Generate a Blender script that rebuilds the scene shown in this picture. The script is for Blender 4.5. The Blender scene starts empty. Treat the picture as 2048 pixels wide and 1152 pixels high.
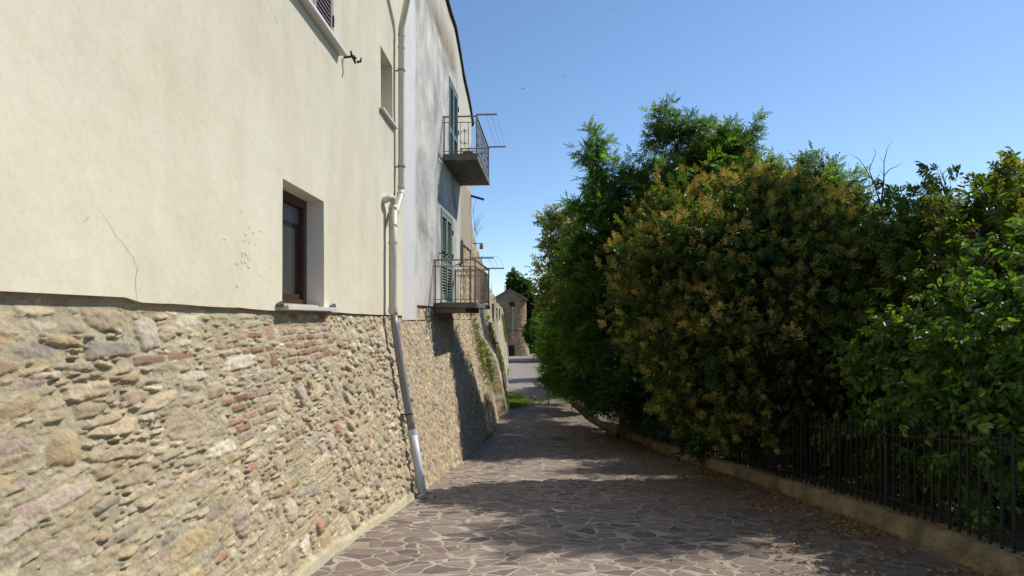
import bpy, math, random
import numpy as np
from mathutils import Vector, Matrix

random.seed(7)
rng = np.random.default_rng(7)
scene = bpy.context.scene
col = scene.collection

# ------------------------------------------------------------------ camera
cam_d = bpy.data.cameras.new("camera")
cam = bpy.data.objects.new("camera", cam_d); col.objects.link(cam)
cam.location = (0, 0, 1.6)
cam.rotation_euler = (math.radians(90), 0, 0)
cam_d.sensor_width = 36.0
cam_d.lens = 36.0 * 1200 / 2048
cam_d.shift_y = 59 / 2048
cam_d.clip_start = 0.05
cam_d.clip_end = 4000
scene.camera = cam

# ------------------------------------------------------------------ light
SUN_AZ = math.atan2(0.77, 0.50)      # clockwise from +Y
SUN_EL = math.radians(46.5)
w = bpy.data.worlds.new("World"); scene.world = w; w.use_nodes = True
wt = w.node_tree; wt.nodes.clear()
sky = wt.nodes.new("ShaderNodeTexSky"); sky.sky_type = 'NISHITA'; sky.sun_disc = False
sky.sun_elevation = SUN_EL; sky.sun_rotation = SUN_AZ
sky.altitude = 300; sky.air_density = 1.0; sky.dust_density = 0.15; sky.ozone_density = 3.0
bg = wt.nodes.new("ShaderNodeBackground"); bg.inputs[1].default_value = 0.142
wo = wt.nodes.new("ShaderNodeOutputWorld")
tint = wt.nodes.new("ShaderNodeMix"); tint.data_type = 'RGBA'; tint.blend_type = 'MULTIPLY'; tint.inputs[0].default_value = 1
tint.inputs[7].default_value = (.98, 1.06, 1.12, 1)
wt.links.new(sky.outputs[0], tint.inputs[6]); wt.links.new(tint.outputs[2], bg.inputs[0]); wt.links.new(bg.outputs[0], wo.inputs[0])
sd = bpy.data.lights.new("sun", 'SUN'); sd.energy = 4.9; sd.angle = math.radians(0.5)
sd.color = (1.0, 0.95, 0.87)
so = bpy.data.objects.new("sun", sd); col.objects.link(so)
S = Vector((math.sin(SUN_AZ) * math.cos(SUN_EL), math.cos(SUN_AZ) * math.cos(SUN_EL), math.sin(SUN_EL)))
so.rotation_euler = S.to_track_quat('Z', 'Y').to_euler(); so.location = (30, 20, 40)
vs = scene.view_settings
vs.view_transform = 'Standard'; vs.look = 'None'; vs.gamma = 1; vs.exposure = -0.12
try: vs.use_curve_mapping = False
except Exception: pass
scene.cycles.max_bounces = 6; scene.cycles.diffuse_bounces = 2
scene.cycles.transparent_max_bounces = 8

# ------------------------------------------------------------------ helpers
ORG = {}
def tag(o, label=None, cat=None, group=None, kind=None):
    if label: o["label"] = label
    if cat: o["category"] = cat
    if group: o["group"] = group
    if kind: o["kind"] = kind
    return o

def thing(name, loc, label, cat, group=None):
    o = bpy.data.objects.new(name, None); col.objects.link(o)
    o.location = loc; o.empty_display_size = 0.3
    ORG[o] = np.array(loc, float)
    return tag(o, label, cat, group)

def link(name, me, mats, parent, origin):
    o = bpy.data.objects.new(name, me); col.objects.link(o)
    if parent is not None:
        o.parent = parent; ORG[o] = ORG[parent]
    else:
        o.location = origin; ORG[o] = np.array(origin, float)
    for m in (mats if isinstance(mats, (list, tuple)) else [mats]): me.materials.append(m)
    return o

def np_obj(name, V, F, mat, parent=None, origin=(0, 0, 0), smooth=False, colr=None, mi=None):
    """V (n,3), F (m,4) or (m,3) all same size."""
    V = np.asarray(V, float); F = np.asarray(F, np.int32)
    org = ORG[parent] if parent is not None else np.array(origin, float)
    me = bpy.data.meshes.new(name)
    me.vertices.add(len(V)); me.vertices.foreach_set("co", (V - org).astype(np.float32).ravel())
    k = F.shape[1]
    me.loops.add(F.size); me.loops.foreach_set("vertex_index", F.ravel())
    me.polygons.add(len(F))
    me.polygons.foreach_set("loop_start", np.arange(0, F.size, k, dtype=np.int32))
    me.polygons.foreach_set("loop_total", np.full(len(F), k, np.int32))
    me.update(calc_edges=True)
    if smooth: me.polygons.foreach_set("use_smooth", np.ones(len(F), bool))
    if mi is not None: me.polygons.foreach_set("material_index", np.asarray(mi, np.int32))
    if colr is not None:
        a = me.color_attributes.new("Col", 'FLOAT_COLOR', 'POINT')
        c4 = np.ones((len(V), 4), np.float32); c4[:, :3] = colr
        a.data.foreach_set("color", c4.ravel())
    return link(name, me, mat, parent, origin)

class MB:
    def __init__(s): s.v = []; s.f = []; s.m = []
    def add(s, vs_, fs_, m=0):
        b = len(s.v); s.v += [tuple(v) for v in vs_]
        for f in fs_: s.f.append(tuple(b + i for i in f)); s.m.append(m)
    def hexa(s, c, m=0):
        s.add(c, [(0, 3, 2, 1), (4, 5, 6, 7), (0, 1, 5, 4), (1, 2, 6, 5), (2, 3, 7, 6), (3, 0, 4, 7)], m)
    def box(s, x0, x1, y0, y1, z0, z1, m=0):
        s.hexa([(x0, y0, z0), (x1, y0, z0), (x1, y1, z0), (x0, y1, z0), (x0, y0, z1), (x1, y0, z1), (x1, y1, z1), (x0, y1, z1)], m)
    def fbox(s, fr, y0, y1, n0, n1, z0, z1, m=0):
        p = fr.pt
        s.hexa([p(y0, n0, z0), p(y0, n1, z0), p(y1, n1, z0), p(y1, n0, z0), p(y0, n0, z1), p(y0, n1, z1), p(y1, n1, z1), p(y1, n0, z1)], m)
    def tube(s, pts, rad, sides=8, m=0, cap=True):
        pts = [Vector(p) for p in pts]
        if not isinstance(rad, (list, tuple)): rad = [rad] * len(pts)
        prev = None; rings = []
        for i, p in enumerate(pts):
            d = (pts[min(i + 1, len(pts) - 1)] - pts[max(i - 1, 0)]).normalized()
            if prev is None:
                a = Vector((0, 0, 1)) if abs(d.z) < .9 else Vector((1, 0, 0))
                u = d.cross(a).normalized()
            else:
                u = (prev - d * prev.dot(d)).normalized()
            prev = u; v = d.cross(u)
            rings.append([p + (u * math.cos(2 * math.pi * k / sides) + v * math.sin(2 * math.pi * k / sides)) * rad[i] for k in range(sides)])
        vs_ = [q for r in rings for q in r]; fs_ = []
        for i in range(len(pts) - 1):
            for k in range(sides):
                a = i * sides + k; b = i * sides + (k + 1) % sides
                fs_.append((a, b, b + sides, a + sides))
        if cap:
            fs_.append(tuple(range(sides - 1, -1, -1))); fs_.append(tuple((len(pts) - 1) * sides + k for k in range(sides)))
        s.add(vs_, fs_, m)
    def build(s, name, mat, parent=None, origin=(0, 0, 0), smooth=False, bevel=0):
        org = ORG[parent] if parent is not None else np.array(origin, float)
        me = bpy.data.meshes.new(name)
        me.from_pydata([tuple(np.array(v) - org) for v in s.v], [], s.f); me.update()
        me.polygons.foreach_set("material_index", s.m)
        if smooth: me.polygons.foreach_set("use_smooth", [True] * len(s.f))
        o = link(name, me, mat, parent, origin)
        if bevel:
            b = o.modifiers.new("bevel", 'BEVEL'); b.width = bevel; b.segments = 2; b.limit_method = 'ANGLE'
        return o

class Frame:
    """facade plane: x = x0 + m*y, n = distance out of the wall (towards the path)"""
    def __init__(s, x0, m):
        s.x0 = x0; s.m = m; L = math.hypot(1, m); s.nx = 1 / L; s.ny = -m / L
    def pt(s, y, n, z): return (s.x0 + s.m * y + n * s.nx, y + n * s.ny, z)
    def np(s, y, n, z): return np.stack([s.x0 + s.m * y + n * s.nx, y + n * s.ny, z + 0 * y], -1)

LAT = [np.random.default_rng(100 + i).random((257, 257)) for i in range(8)]
def vn(x, y, cell, seed=0):
    x = np.asarray(x, float) / cell + 37.13 * seed; y = np.asarray(y, float) / cell + 11.7 * seed
    xi = np.floor(x).astype(int); yi = np.floor(y).astype(int)
    fx = x - xi; fy = y - yi; fx = fx * fx * (3 - 2 * fx); fy = fy * fy * (3 - 2 * fy)
    L = LAT[seed % 8]; a = xi & 255; b = yi & 255; a1 = (a + 1) & 255; b1 = (b + 1) & 255
    return (L[a, b] * (1 - fx) + L[a1, b] * fx) * (1 - fy) + (L[a, b1] * (1 - fx) + L[a1, b1] * fx) * fy
def fbm(x, y, cell, seed=0, o=3):
    t = 0; a = 1; s_ = 0
    for i in range(o):
        t = t + a * vn(x, y, cell / 2 ** i, seed + i); s_ += a; a *= .5
    return t / s_

_HY = [-40, -6, 0, 4.2, 7.87, 10.8, 13.2, 18.5, 26.4, 46, 106, 300, 3000]
_HZ = [1.0, 1.45, 1.6, 1.83, 2.38, 2.74, 2.98, 3.31, 3.63, 4.41, 6.8, 9, 9]
def gz(y):
    y = np.asarray(y, float)
    return 1.6 - np.mean([np.interp(y + d, _HY, _HZ) for d in (-1.0, -.5, 0, .5, 1.0)], 0)
def g1(y): return float(gz(y))
_CY = [-30, 0, 2.5, 4.2, 6, 7.87, 10, 13.9, 18.5, 25.6, 37.5, 60, 90, 130]
_CX = [2.6, 3.0, 3.2, 3.42, 3.65, 3.78, 3.7, 3.2, 2.58, 2.47, 2.4, 2.8, 4.4, 7]
def cx_(y):
    y = np.asarray(y, float)
    return np.mean([np.interp(y + d, _CY, _CX) for d in (-1.4, -.7, 0, .7, 1.4)], 0)

# ------------------------------------------------------------------ materials
def s2l(c): return tuple(((v / 255) / 12.92 if v / 255 <= .04045 else (((v / 255) + .055) / 1.055) ** 2.4) for v in c)
def newmat(name):
    m = bpy.data.materials.new(name); m.use_nodes = True
    nt = m.node_tree; nt.nodes.clear()
    out = nt.nodes.new("ShaderNodeOutputMaterial"); bs = nt.nodes.new("ShaderNodeBsdfPrincipled")
    nt.links.new(bs.outputs[0], out.inputs[0])
    return m, nt, bs, out
def N(nt, t, **k):
    n = nt.nodes.new(t)
    for a, b in k.items():
        if a.startswith("i_"):
            key = a[2:]; key = int(key) if key.isdigit() else key.replace("_", " ")
            n.inputs[key].default_value = b
        else: setattr(n, a, b)
    return n
def ramp(nt, stops):
    r = nt.nodes.new("ShaderNodeValToRGB"); e = r.color_ramp.elements
    while len(e) < len(stops): e.new(.5)
    for el, (p, c) in zip(e, stops): el.position = p; el.color = (*c, 1)
    return r
def mixc(nt, fac, a, b, bt='MIX'):
    m = nt.nodes.new("ShaderNodeMix"); m.data_type = 'RGBA'; m.blend_type = bt
    for src, i in ((fac, 0), (a, 6), (b, 7)):
        if hasattr(src, 'is_output'): nt.links.new(src, m.inputs[i])
        else: m.inputs[i].default_value = src if i == 0 else (*src, 1)
    return m.outputs[2]
def mathn(nt, op, a, b=None, clamp=False):
    m = nt.nodes.new("ShaderNodeMath"); m.operation = op; m.use_clamp = clamp
    for src, i in ((a, 0), (b, 1)):
        if src is None: continue
        if hasattr(src, 'is_output'): nt.links.new(src, m.inputs[i])
        else: m.inputs[i].default_value = src
    return m.outputs[0]
def noise_(nt, scale, detail=4, rough=.55, vec=None, dist=0):
    n = N(nt, "ShaderNodeTexNoise", i_Scale=scale, i_Detail=detail, i_Roughness=rough, i_Distortion=dist)
    if vec is not None: nt.links.new(vec, n.inputs["Vector"])
    return n.outputs["Fac"]
def geo_pos(nt, sc=(1, 1, 1)):
    g = nt.nodes.new("ShaderNodeNewGeometry"); mp = N(nt, "ShaderNodeMapping"); mp.inputs["Scale"].default_value = sc
    nt.links.new(g.outputs["Position"], mp.inputs["Vector"]); return mp.outputs[0]
def bump(nt, bs, h, strength=.5, dist=.02):
    b = N(nt, "ShaderNodeBump", i_Strength=strength, i_Distance=dist)
    nt.links.new(h, b.inputs["Height"]); nt.links.new(b.outputs[0], bs.inputs["Normal"])

def simple(name, c, rough=.6, var=.15, scale=8, metal=0, bstr=.2, c2=None, spec=.5, bd=.01):
    m, nt, bs, out = newmat(name); pos = geo_pos(nt)
    n = noise_(nt, scale, 5, .6, pos)
    c2 = c2 or tuple(v * (1 - var * 2) for v in c)
    r = ramp(nt, [(.3, c2), (.65, c)]); nt.links.new(n, r.inputs[0])
    nt.links.new(r.outputs[0], bs.inputs["Base Color"])
    bs.inputs["Roughness"].default_value = rough; bs.inputs["Metallic"].default_value = metal
    bs.inputs["Specular IOR Level"].default_value = spec
    n2 = noise_(nt, scale * 8, 3, .6, pos); bump(nt, bs, n2, bstr, bd)
    return m

def vcol_mat(name, rough=.9, nscale=60, namp=.35, bstr=.6, bdist=.008, spec=.25):
    m, nt, bs, out = newmat(name); pos = geo_pos(nt)
    a = N(nt, "ShaderNodeAttribute", attribute_name="Col")
    n = noise_(nt, nscale, 6, .65, pos)
    f = mathn(nt, 'MULTIPLY_ADD', n, namp * 2); nt.nodes[-1].inputs[2].default_value = 1 - namp
    c = mixc(nt, 1.0, a.outputs["Color"], f, 'MULTIPLY')
    nt.links.new(c, bs.inputs["Base Color"])
    bs.inputs["Roughness"].default_value = rough; bs.inputs["Specular IOR Level"].default_value = spec
    n2 = noise_(nt, nscale * 1.3, 8, .75, pos); bump(nt, bs, n2, bstr, bdist)
    return m

def leaf_mat(name, trans=.35, rough=.42, tcol=(1.5, 1.6, .5), spec=.5):
    m, nt, bs, out = newmat(name)
    a = N(nt, "ShaderNodeAttribute", attribute_name="Col")
    nt.links.new(a.outputs["Color"], bs.inputs["Base Color"])
    bs.inputs["Roughness"].default_value = rough; bs.inputs["Specular IOR Level"].default_value = spec
    tr = nt.nodes.new("ShaderNodeBsdfTranslucent")
    tc = mixc(nt, 1.0, a.outputs["Color"], tcol, 'MULTIPLY'); nt.links.new(tc, tr.inputs[0])
    mx = nt.nodes.new("ShaderNodeMixShader"); mx.inputs[0].default_value = trans
    nt.links.new(bs.outputs[0], mx.inputs[1]); nt.links.new(tr.outputs[0], mx.inputs[2])
    nt.links.new(mx.outputs[0], out.inputs[0])
    return m

def plaster_cream():
    m, nt, bs, out = newmat("cream_plaster"); pos = geo_pos(nt)
    streak = geo_pos(nt, (1, 1.0, .28))
    n1 = noise_(nt, .9, 5, .6, pos); n2 = noise_(nt, 2.2, 6, .6, streak); n3 = noise_(nt, 25, 4, .6, pos)
    base = ramp(nt, [(.33, (.625, .565, .43)), (.5, (.66, .602, .463)), (.68, (.695, .642, .51))]); nt.links.new(n1, base.inputs[0])
    st = ramp(nt, [(.30, (.90, .885, .86)), (.58, (1, 1, 1))]); nt.links.new(n2, st.inputs[0])
    c = mixc(nt, 1.0, base.outputs[0], st.outputs[0], 'MULTIPLY')
    sp = ramp(nt, [(.25, (.93, .92, .9)), (.5, (1, 1, 1))]); nt.links.new(n3, sp.inputs[0])
    c = mixc(nt, 1.0, c, sp.outputs[0], 'MULTIPLY')
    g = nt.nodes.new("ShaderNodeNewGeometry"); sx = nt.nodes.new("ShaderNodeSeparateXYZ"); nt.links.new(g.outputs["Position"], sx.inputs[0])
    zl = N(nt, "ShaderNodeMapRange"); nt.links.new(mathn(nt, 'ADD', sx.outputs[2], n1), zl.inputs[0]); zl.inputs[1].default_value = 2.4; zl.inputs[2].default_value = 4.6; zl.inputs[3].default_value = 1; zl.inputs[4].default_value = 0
    c = mixc(nt, zl.outputs[0], c, mixc(nt, 1.0, c, (1.20, 1.20, 1.16), 'MULTIPLY'))  # lower wall coloured brighter in place of light bounced off the ground
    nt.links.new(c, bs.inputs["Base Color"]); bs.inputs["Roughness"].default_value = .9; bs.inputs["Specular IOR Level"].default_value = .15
    b1 = noise_(nt, 3.0, 6, .55, pos); b2 = noise_(nt, 90, 3, .5, pos)
    h = mathn(nt, 'ADD', mathn(nt, 'MULTIPLY', b1, 1.0), mathn(nt, 'MULTIPLY', b2, .05))
    bump(nt, bs, h, .35, .03)
    return m

def plaster_grey():
    m, nt, bs, out = newmat("grey_plaster"); pos = geo_pos(nt); sk = geo_pos(nt, (1, .9, .35))
    n1 = noise_(nt, .8, 6, .62, pos, .6); n2 = noise_(nt, 1.6, 7, .62, sk, .8); n3 = noise_(nt, 3.2, 8, .7, pos, .4)
    base = ramp(nt, [(.36, (.345, .335, .31)), (.5, (.505, .49, .45)), (.64, (.66, .635, .565))]); nt.links.new(n1, base.inputs[0])
    st = ramp(nt, [(.34, (.70, .71, .73)), (.6, (1.08, 1.08, 1.06))]); nt.links.new(n2, st.inputs[0])
    c = mixc(nt, 1.0, base.outputs[0], st.outputs[0], 'MULTIPLY')
    sc = ramp(nt, [(.57, (0, 0, 0)), (.62, (1, 1, 1))]); nt.links.new(n3, sc.inputs[0])
    c = mixc(nt, mathn(nt, 'MULTIPLY', sc.outputs[0], .35), c, (.80, .78, .70))
    # position masks
    g = nt.nodes.new("ShaderNodeNewGeometry"); sx = nt.nodes.new("ShaderNodeSeparateXYZ"); nt.links.new(g.outputs["Position"], sx.inputs[0])
    wob = mathn(nt, 'MULTIPLY', noise_(nt, 1.3, 5, .6, pos), 1.2)
    # pale strip next to the cream wall
    yv = mathn(nt, 'ADD', sx.outputs[1], mathn(nt, 'MULTIPLY', wob, .35))
    e = N(nt, "ShaderNodeMapRange"); nt.links.new(yv, e.inputs[0]); e.inputs[1].default_value = 10.42; e.inputs[2].default_value = 10.58; e.inputs[3].default_value = 1; e.inputs[4].default_value = 0
    c = mixc(nt, mathn(nt, 'MULTIPLY', e.outputs[0], .85), c, (.70, .69, .66))
    # older warm render above the former roof line and beside the upper door, with a dirty run-off stain along that line
    def mr(v, a, b_, c_=0, d_=1):
        q = N(nt, "ShaderNodeMapRange"); nt.links.new(v, q.inputs[0])
        for k_, vv in enumerate((a, b_, c_, d_)): q.inputs[k_ + 1].default_value = vv
        return q.outputs[0]
    zw = mathn(nt, 'ADD', sx.outputs[2], mathn(nt, 'MULTIPLY', wob, .45)); yw = mathn(nt, 'ADD', sx.outputs[1], mathn(nt, 'MULTIPLY', wob, .6))
    warm = mathn(nt, 'MAXIMUM', mathn(nt, 'MULTIPLY', mr(zw, 7.55, 7.95), mr(yw, 11.3, 12.6)), mr(yw, 15.15, 15.5))
    c = mixc(nt, mathn(nt, 'MULTIPLY', warm, .8), c, (.60, .56, .46))
    stn = mathn(nt, 'MULTIPLY', mathn(nt, 'MULTIPLY', mr(zw, 7.55, 7.8), mr(zw, 7.9, 8.6, 1, 0)), mathn(nt, 'MULTIPLY', mr(yw, 11.0, 12.6), mr(yw, 14.6, 15.4, 1, 0)))
    stn = mathn(nt, 'MULTIPLY', stn, mathn(nt, 'MULTIPLY', n2, 1.7), True)
    c = mixc(nt, stn, c, (.24, .185, .12))
    # tan render on the far end of the house below the balcony
    ye = N(nt, "ShaderNodeMapRange"); nt.links.new(sx.outputs[1], ye.inputs[0]); ye.inputs[1].default_value = 15.38; ye.inputs[2].default_value = 15.46
    ze = N(nt, "ShaderNodeMapRange"); nt.links.new(sx.outputs[2], ze.inputs[0]); ze.inputs[1].default_value = 5.1; ze.inputs[2].default_value = 5.3; ze.inputs[3].default_value = 1; ze.inputs[4].default_value = 0
    c = mixc(nt, mathn(nt, 'MULTIPLY', ye.outputs[0], ze.outputs[0]), c, (.42, .36, .28))
    nt.links.new(c, bs.inputs["Base Color"]); bs.inputs["Roughness"].default_value = .92; bs.inputs["Specular IOR Level"].default_value = .15
    h = mathn(nt, 'ADD', noise_(nt, 4, 8, .65, pos), mathn(nt, 'MULTIPLY', noise_(nt, 60, 3, .5, pos), .12))
    bump(nt, bs, h, .45, .03)
    return m

def paving():
    m, nt, bs, out = newmat("crazy_paving"); g = nt.nodes.new("ShaderNodeNewGeometry")
    pos = g.outputs["Position"]
    mp = N(nt, "ShaderNodeMapping"); mp.inputs["Scale"].default_value = (1, 1, 0); nt.links.new(pos, mp.inputs[0])
    nz = N(nt, "ShaderNodeTexNoise", i_Scale=.9, i_Detail=1.0); nt.links.new(mp.outputs[0], nz.inputs["Vector"])
    nz2 = N(nt, "ShaderNodeTexNoise", i_Scale=9, i_Detail=3.0); nt.links.new(mp.outputs[0], nz2.inputs["Vector"])
    v = N(nt, "ShaderNodeVectorMath", operation='MULTIPLY_ADD'); v.inputs[1].default_value = (.55, .55, 0)
    nt.links.new(nz.outputs["Color"], v.inputs[0]); nt.links.new(mp.outputs[0], v.inputs[2])
    v2 = N(nt, "ShaderNodeVectorMath", operation='MULTIPLY_ADD'); v2.inputs[1].default_value = (.075, .075, 0)
    nt.links.new(nz2.outputs["Color"], v2.inputs[0]); nt.links.new(v.outputs[0], v2.inputs[2])
    m2 = N(nt, "ShaderNodeMapping"); m2.inputs["Scale"].default_value = (1, 1.25, 1); nt.links.new(v2.outputs[0], m2.inputs[0])
    SC = 4.7
    ed = N(nt, "ShaderNodeTexVoronoi", feature='DISTANCE_TO_EDGE', i_Scale=SC); nt.links.new(m2.outputs[0], ed.inputs["Vector"])
    ce = N(nt, "ShaderNodeTexVoronoi", feature='F1', i_Scale=SC); nt.links.new(m2.outputs[0], ce.inputs["Vector"])
    sx = nt.nodes.new("ShaderNodeSeparateXYZ"); nt.links.new(pos, sx.inputs[0])
    sc = nt.nodes.new("ShaderNodeSeparateColor"); nt.links.new(ce.outputs["Color"], sc.inputs[0])
    stone = ramp(nt, [(0, (.14, .108, .094)), (.25, (.215, .163, .140)), (.5, (.285, .212, .178)), (.75, (.24, .185, .16)), (1, (.36, .275, .22))]); nt.links.new(sc.outputs[0], stone.inputs[0])
    nn = noise_(nt, 14, 6, .65, pos); nr = ramp(nt, [(.3, (.72, .70, .68)), (.7, (1.12, 1.1, 1.08))]); nt.links.new(nn, nr.inputs[0])
    c = mixc(nt, 1.0, stone.outputs[0], nr.outputs[0], 'MULTIPLY')
    jw = mathn(nt, 'MULTIPLY_ADD', noise_(nt, 5, 4, .6, pos), .098); nt.nodes[-1].inputs[2].default_value = .0
    dd = mathn(nt, 'SUBTRACT', ed.outputs["Distance"], jw)
    jm = N(nt, "ShaderNodeMapRange"); nt.links.new(dd, jm.inputs[0]); jm.inputs[1].default_value = 0.0; jm.inputs[2].default_value = .022
    joint = ramp(nt, [(.3, (.25, .215, .165)), (.6, (.45, .40, .315))]); nt.links.new(noise_(nt, 3.5, 5, .6, pos), joint.inputs[0])
    c = mixc(nt, jm.outputs[0], joint.outputs[0], c)
    # moss and dust
    ms = ramp(nt, [(.60, (0, 0, 0)), (.72, (1, 1, 1))]); nt.links.new(noise_(nt, 1.1, 6, .7, pos), ms.inputs[0])
    c = mixc(nt, mathn(nt, 'MULTIPLY', ms.outputs[0], .35), c, (.27, .23, .165))
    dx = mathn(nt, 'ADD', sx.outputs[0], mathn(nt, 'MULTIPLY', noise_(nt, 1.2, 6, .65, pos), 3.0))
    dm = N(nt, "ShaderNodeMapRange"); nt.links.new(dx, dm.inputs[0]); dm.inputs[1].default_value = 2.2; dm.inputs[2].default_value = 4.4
    c = mixc(nt, mathn(nt, 'MULTIPLY', dm.outputs[0], .62), c, (.085, .062, .042))  # leaf dirt towards the kerb, also darkening the paving in place of tree shade
    # far away the paving turns to pale worn gravel
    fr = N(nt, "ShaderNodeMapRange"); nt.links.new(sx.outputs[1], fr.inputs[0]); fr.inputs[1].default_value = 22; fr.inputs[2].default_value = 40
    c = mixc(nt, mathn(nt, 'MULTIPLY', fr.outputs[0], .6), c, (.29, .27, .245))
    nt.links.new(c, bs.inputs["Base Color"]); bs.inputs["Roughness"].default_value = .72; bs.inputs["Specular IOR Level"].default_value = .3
    h = mathn(nt, 'ADD', mathn(nt, 'MULTIPLY', jm.outputs[0], 1.0), mathn(nt, 'MULTIPLY', noise_(nt, 22, 6, .7, pos), .5))
    h = mathn(nt, 'ADD', h, mathn(nt, 'MULTIPLY', sc.outputs[1], .35))
    bump(nt, bs, h, .75, .018)
    return m

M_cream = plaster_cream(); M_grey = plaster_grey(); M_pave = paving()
M_stone = vcol_mat("rubble_stone", .92, 38, .42, 1.0, .014)
M_stone_far = vcol_mat("old_wall_stone", .95, 9, .35, .8, .03)
M_soil = simple("soil", (.10, .085, .055), .95, .25, 3, bstr=.6, c2=(.05, .055, .03))
M_curb = simple("old_concrete", (.30, .24, .145), .9, .25, 3.2, bstr=1.0, bd=.045, c2=(.085, .075, .045))
M_iron = simple("black_iron", (.013, .013, .014), .5, .2, 10, spec=.4)
M_hook = simple("hook_iron", (.02, .02, .022), .55, .1, 10)
M_pipe_c = simple("cream_pipe", (.66, .60, .47), .45, .04, 3, bstr=.05)
M_pipe_g = simple("grey_pipe", (.26, .24, .235), .4, .08, 4, bstr=.05)
M_pipe_w = simple("white_pipe", (.66, .67, .70), .4, .06, 5, bstr=.05)
M_steel = simple("clamp_steel", (.25, .25, .26), .4, .1, 10, metal=.5)
M_sill = simple("white_marble", (.68, .66, .63), .5, .06, 12, bstr=.1)
M_brown = simple("varnished_wood", (.075, .028, .013), .4, .25, 20, bstr=.1)
M_mauve = simple("mauve_paint", (.31, .25, .25), .55, .05, 8, bstr=.1)
M_reveal = simple("pale_reveal", (.86, .78, .66), .9, .06, 2, bstr=.2)
M_green = simple("green_paint", (.20, .28, .22), .7, .18, 9, bstr=.3, c2=(.12, .17, .14))
M_teal = simple("teal_paint", (.10, .19, .20), .65, .12, 9, bstr=.3)
M_dark = simple("dark_interior_and_eave_shade", (.012, .012, .013), .8, .1, 3)
M_conc = simple("weathered_concrete", (.20, .185, .16), .95, .3, 4, bstr=.9, c2=(.09, .08, .07))
M_rust = simple("rusty_iron", (.24, .12, .07), .8, .2, 25, bstr=.5, c2=(.30, .26, .24))
M_rail = simple("worn_iron", (.34, .31, .29), .6, .15, 25, bstr=.3, c2=(.18, .12, .09))
M_wire = simple("wire", (.30, .30, .31), .4, .1, 5)
M_terra = simple("terracotta", (.33, .11, .06), .8, .1, 20)
M_tile = simple("roof_tile", (.30, .22, .17), .9, .25, 6, bstr=.8, c2=(.14, .12, .10))
M_eave = simple("eave_mortar", (.26, .225, .21), .9, .2, 6, bstr=.6)
M_bark = simple("bark", (.11, .085, .06), .95, .25, 12, bstr=.9)
M_twig = simple("dry_twig", (.22, .185, .15), .9, .2, 12)
M_glass, _nt, _bs, _o = newmat("window_glass")
_bs.inputs["Base Color"].default_value = (.05, .05, .046, 1); _bs.inputs["Roughness"].default_value = .12
_n = noise_(_nt, 2, 2, .5, geo_pos(_nt)); bump(_nt, _bs, _n, .05, .01)
M_leaf = leaf_mat("leaf_green", .48, .5, (1.9, 2.1, .6), .35); M_leaf_g = leaf_mat("leaf_glossy", .42, .42, (1.9, 2.1, .5), .35)
M_flower = leaf_mat("flower_panicle", .45, .8, (1.3, 1.15, .8), .1)
M_litter = leaf_mat("dry_leaf", .15, .8, (1.2, 1, .6), .2)
M_berry = simple("elder_berry", (.018, .012, .022), .35, .1, 5)

CF = Frame(-2.0, .03)        # cream facade
GF = Frame(-2.352, .0667)    # grey facade

# ------------------------------------------------------------------ ground
def grid_obj(name, X, Y, Z, mat, **k):
    ny, nx = X.shape
    V = np.stack([X, Y, Z], -1).reshape(-1, 3)
    i = np.arange(ny * nx).reshape(ny, nx)
    F = np.stack([i[:-1, :-1], i[:-1, 1:], i[1:, 1:], i[1:, :-1]], -1).reshape(-1, 4)
    return np_obj(name, V, F, mat, smooth=True, **k)

def ground_z(x, y):
    z = gz(y) - .03
    r = x - cx_(y)
    z = z + np.where(r > .15, np.clip((r - .15) * .5, 0, .10), 0)
    z = z - np.clip(r - 5.5, 0, 200) * .32
    return np.maximum(z, -60)
ys = np.concatenate([np.arange(-40, -2, 4), np.arange(-2, 30, .4), np.arange(30, 120, 3), np.array([130, 160, 220, 350, 600, 1200, 3000])])
xr = np.concatenate([[-3000, -600, -100, -30, -10, -3, 0, 2], np.arange(2.3, 5, .08), np.arange(5, 14, .7), [18, 25, 40, 70, 120, 200, 400, 3000]])
X, Y = np.meshgrid(xr, ys)
Z = ground_z(X, Y) + np.where(X > cx_(Y) + .3, (fbm(X, Y, .9, 3) - .5) * .12, 0)
tag(grid_obj("ground", X, Y, Z, M_soil), kind="structure")

def wall_base_x(y):
    """where the battered stone foot meets the path"""
    y = np.asarray(y, float)
    kb = .2 - .08 * np.clip((y - 24) / 10, 0, 1)
    up = np.where(y < 9.6, -2.0 + .03 * y, np.where(y < 17.5, -2.352 + .0667 * y, np.interp(y, [17.5, 22, 26, 31, 47, 60, 100, 130], [-1.18, -1.08, -1.0, -.98, -.95, -1.0, -1.4, -1.4])))
    return up + kb * (1.66 - gz(y))
ysr = np.concatenate([np.arange(-12, 2, .5), np.arange(2, 30, .06), np.arange(30, 60, .5), np.arange(60, 128, 2)])
tt = np.linspace(0, 1, 90)
Yr = np.repeat(ysr[:, None], len(tt), 1)
x0 = wall_base_x(ysr) - .35; x1 = cx_(ysr) + .05
x1 = np.where(ysr > 60, x1 + 1.5, x1)
Xr = x0[:, None] + (x1 - x0)[:, None] * tt[None]
Zr = gz(Yr) + (fbm(Xr, Yr, .55, 1, 4) - .5) * .022
tag(grid_obj("path", Xr, Yr, Zr, M_pave), kind="structure")

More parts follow.
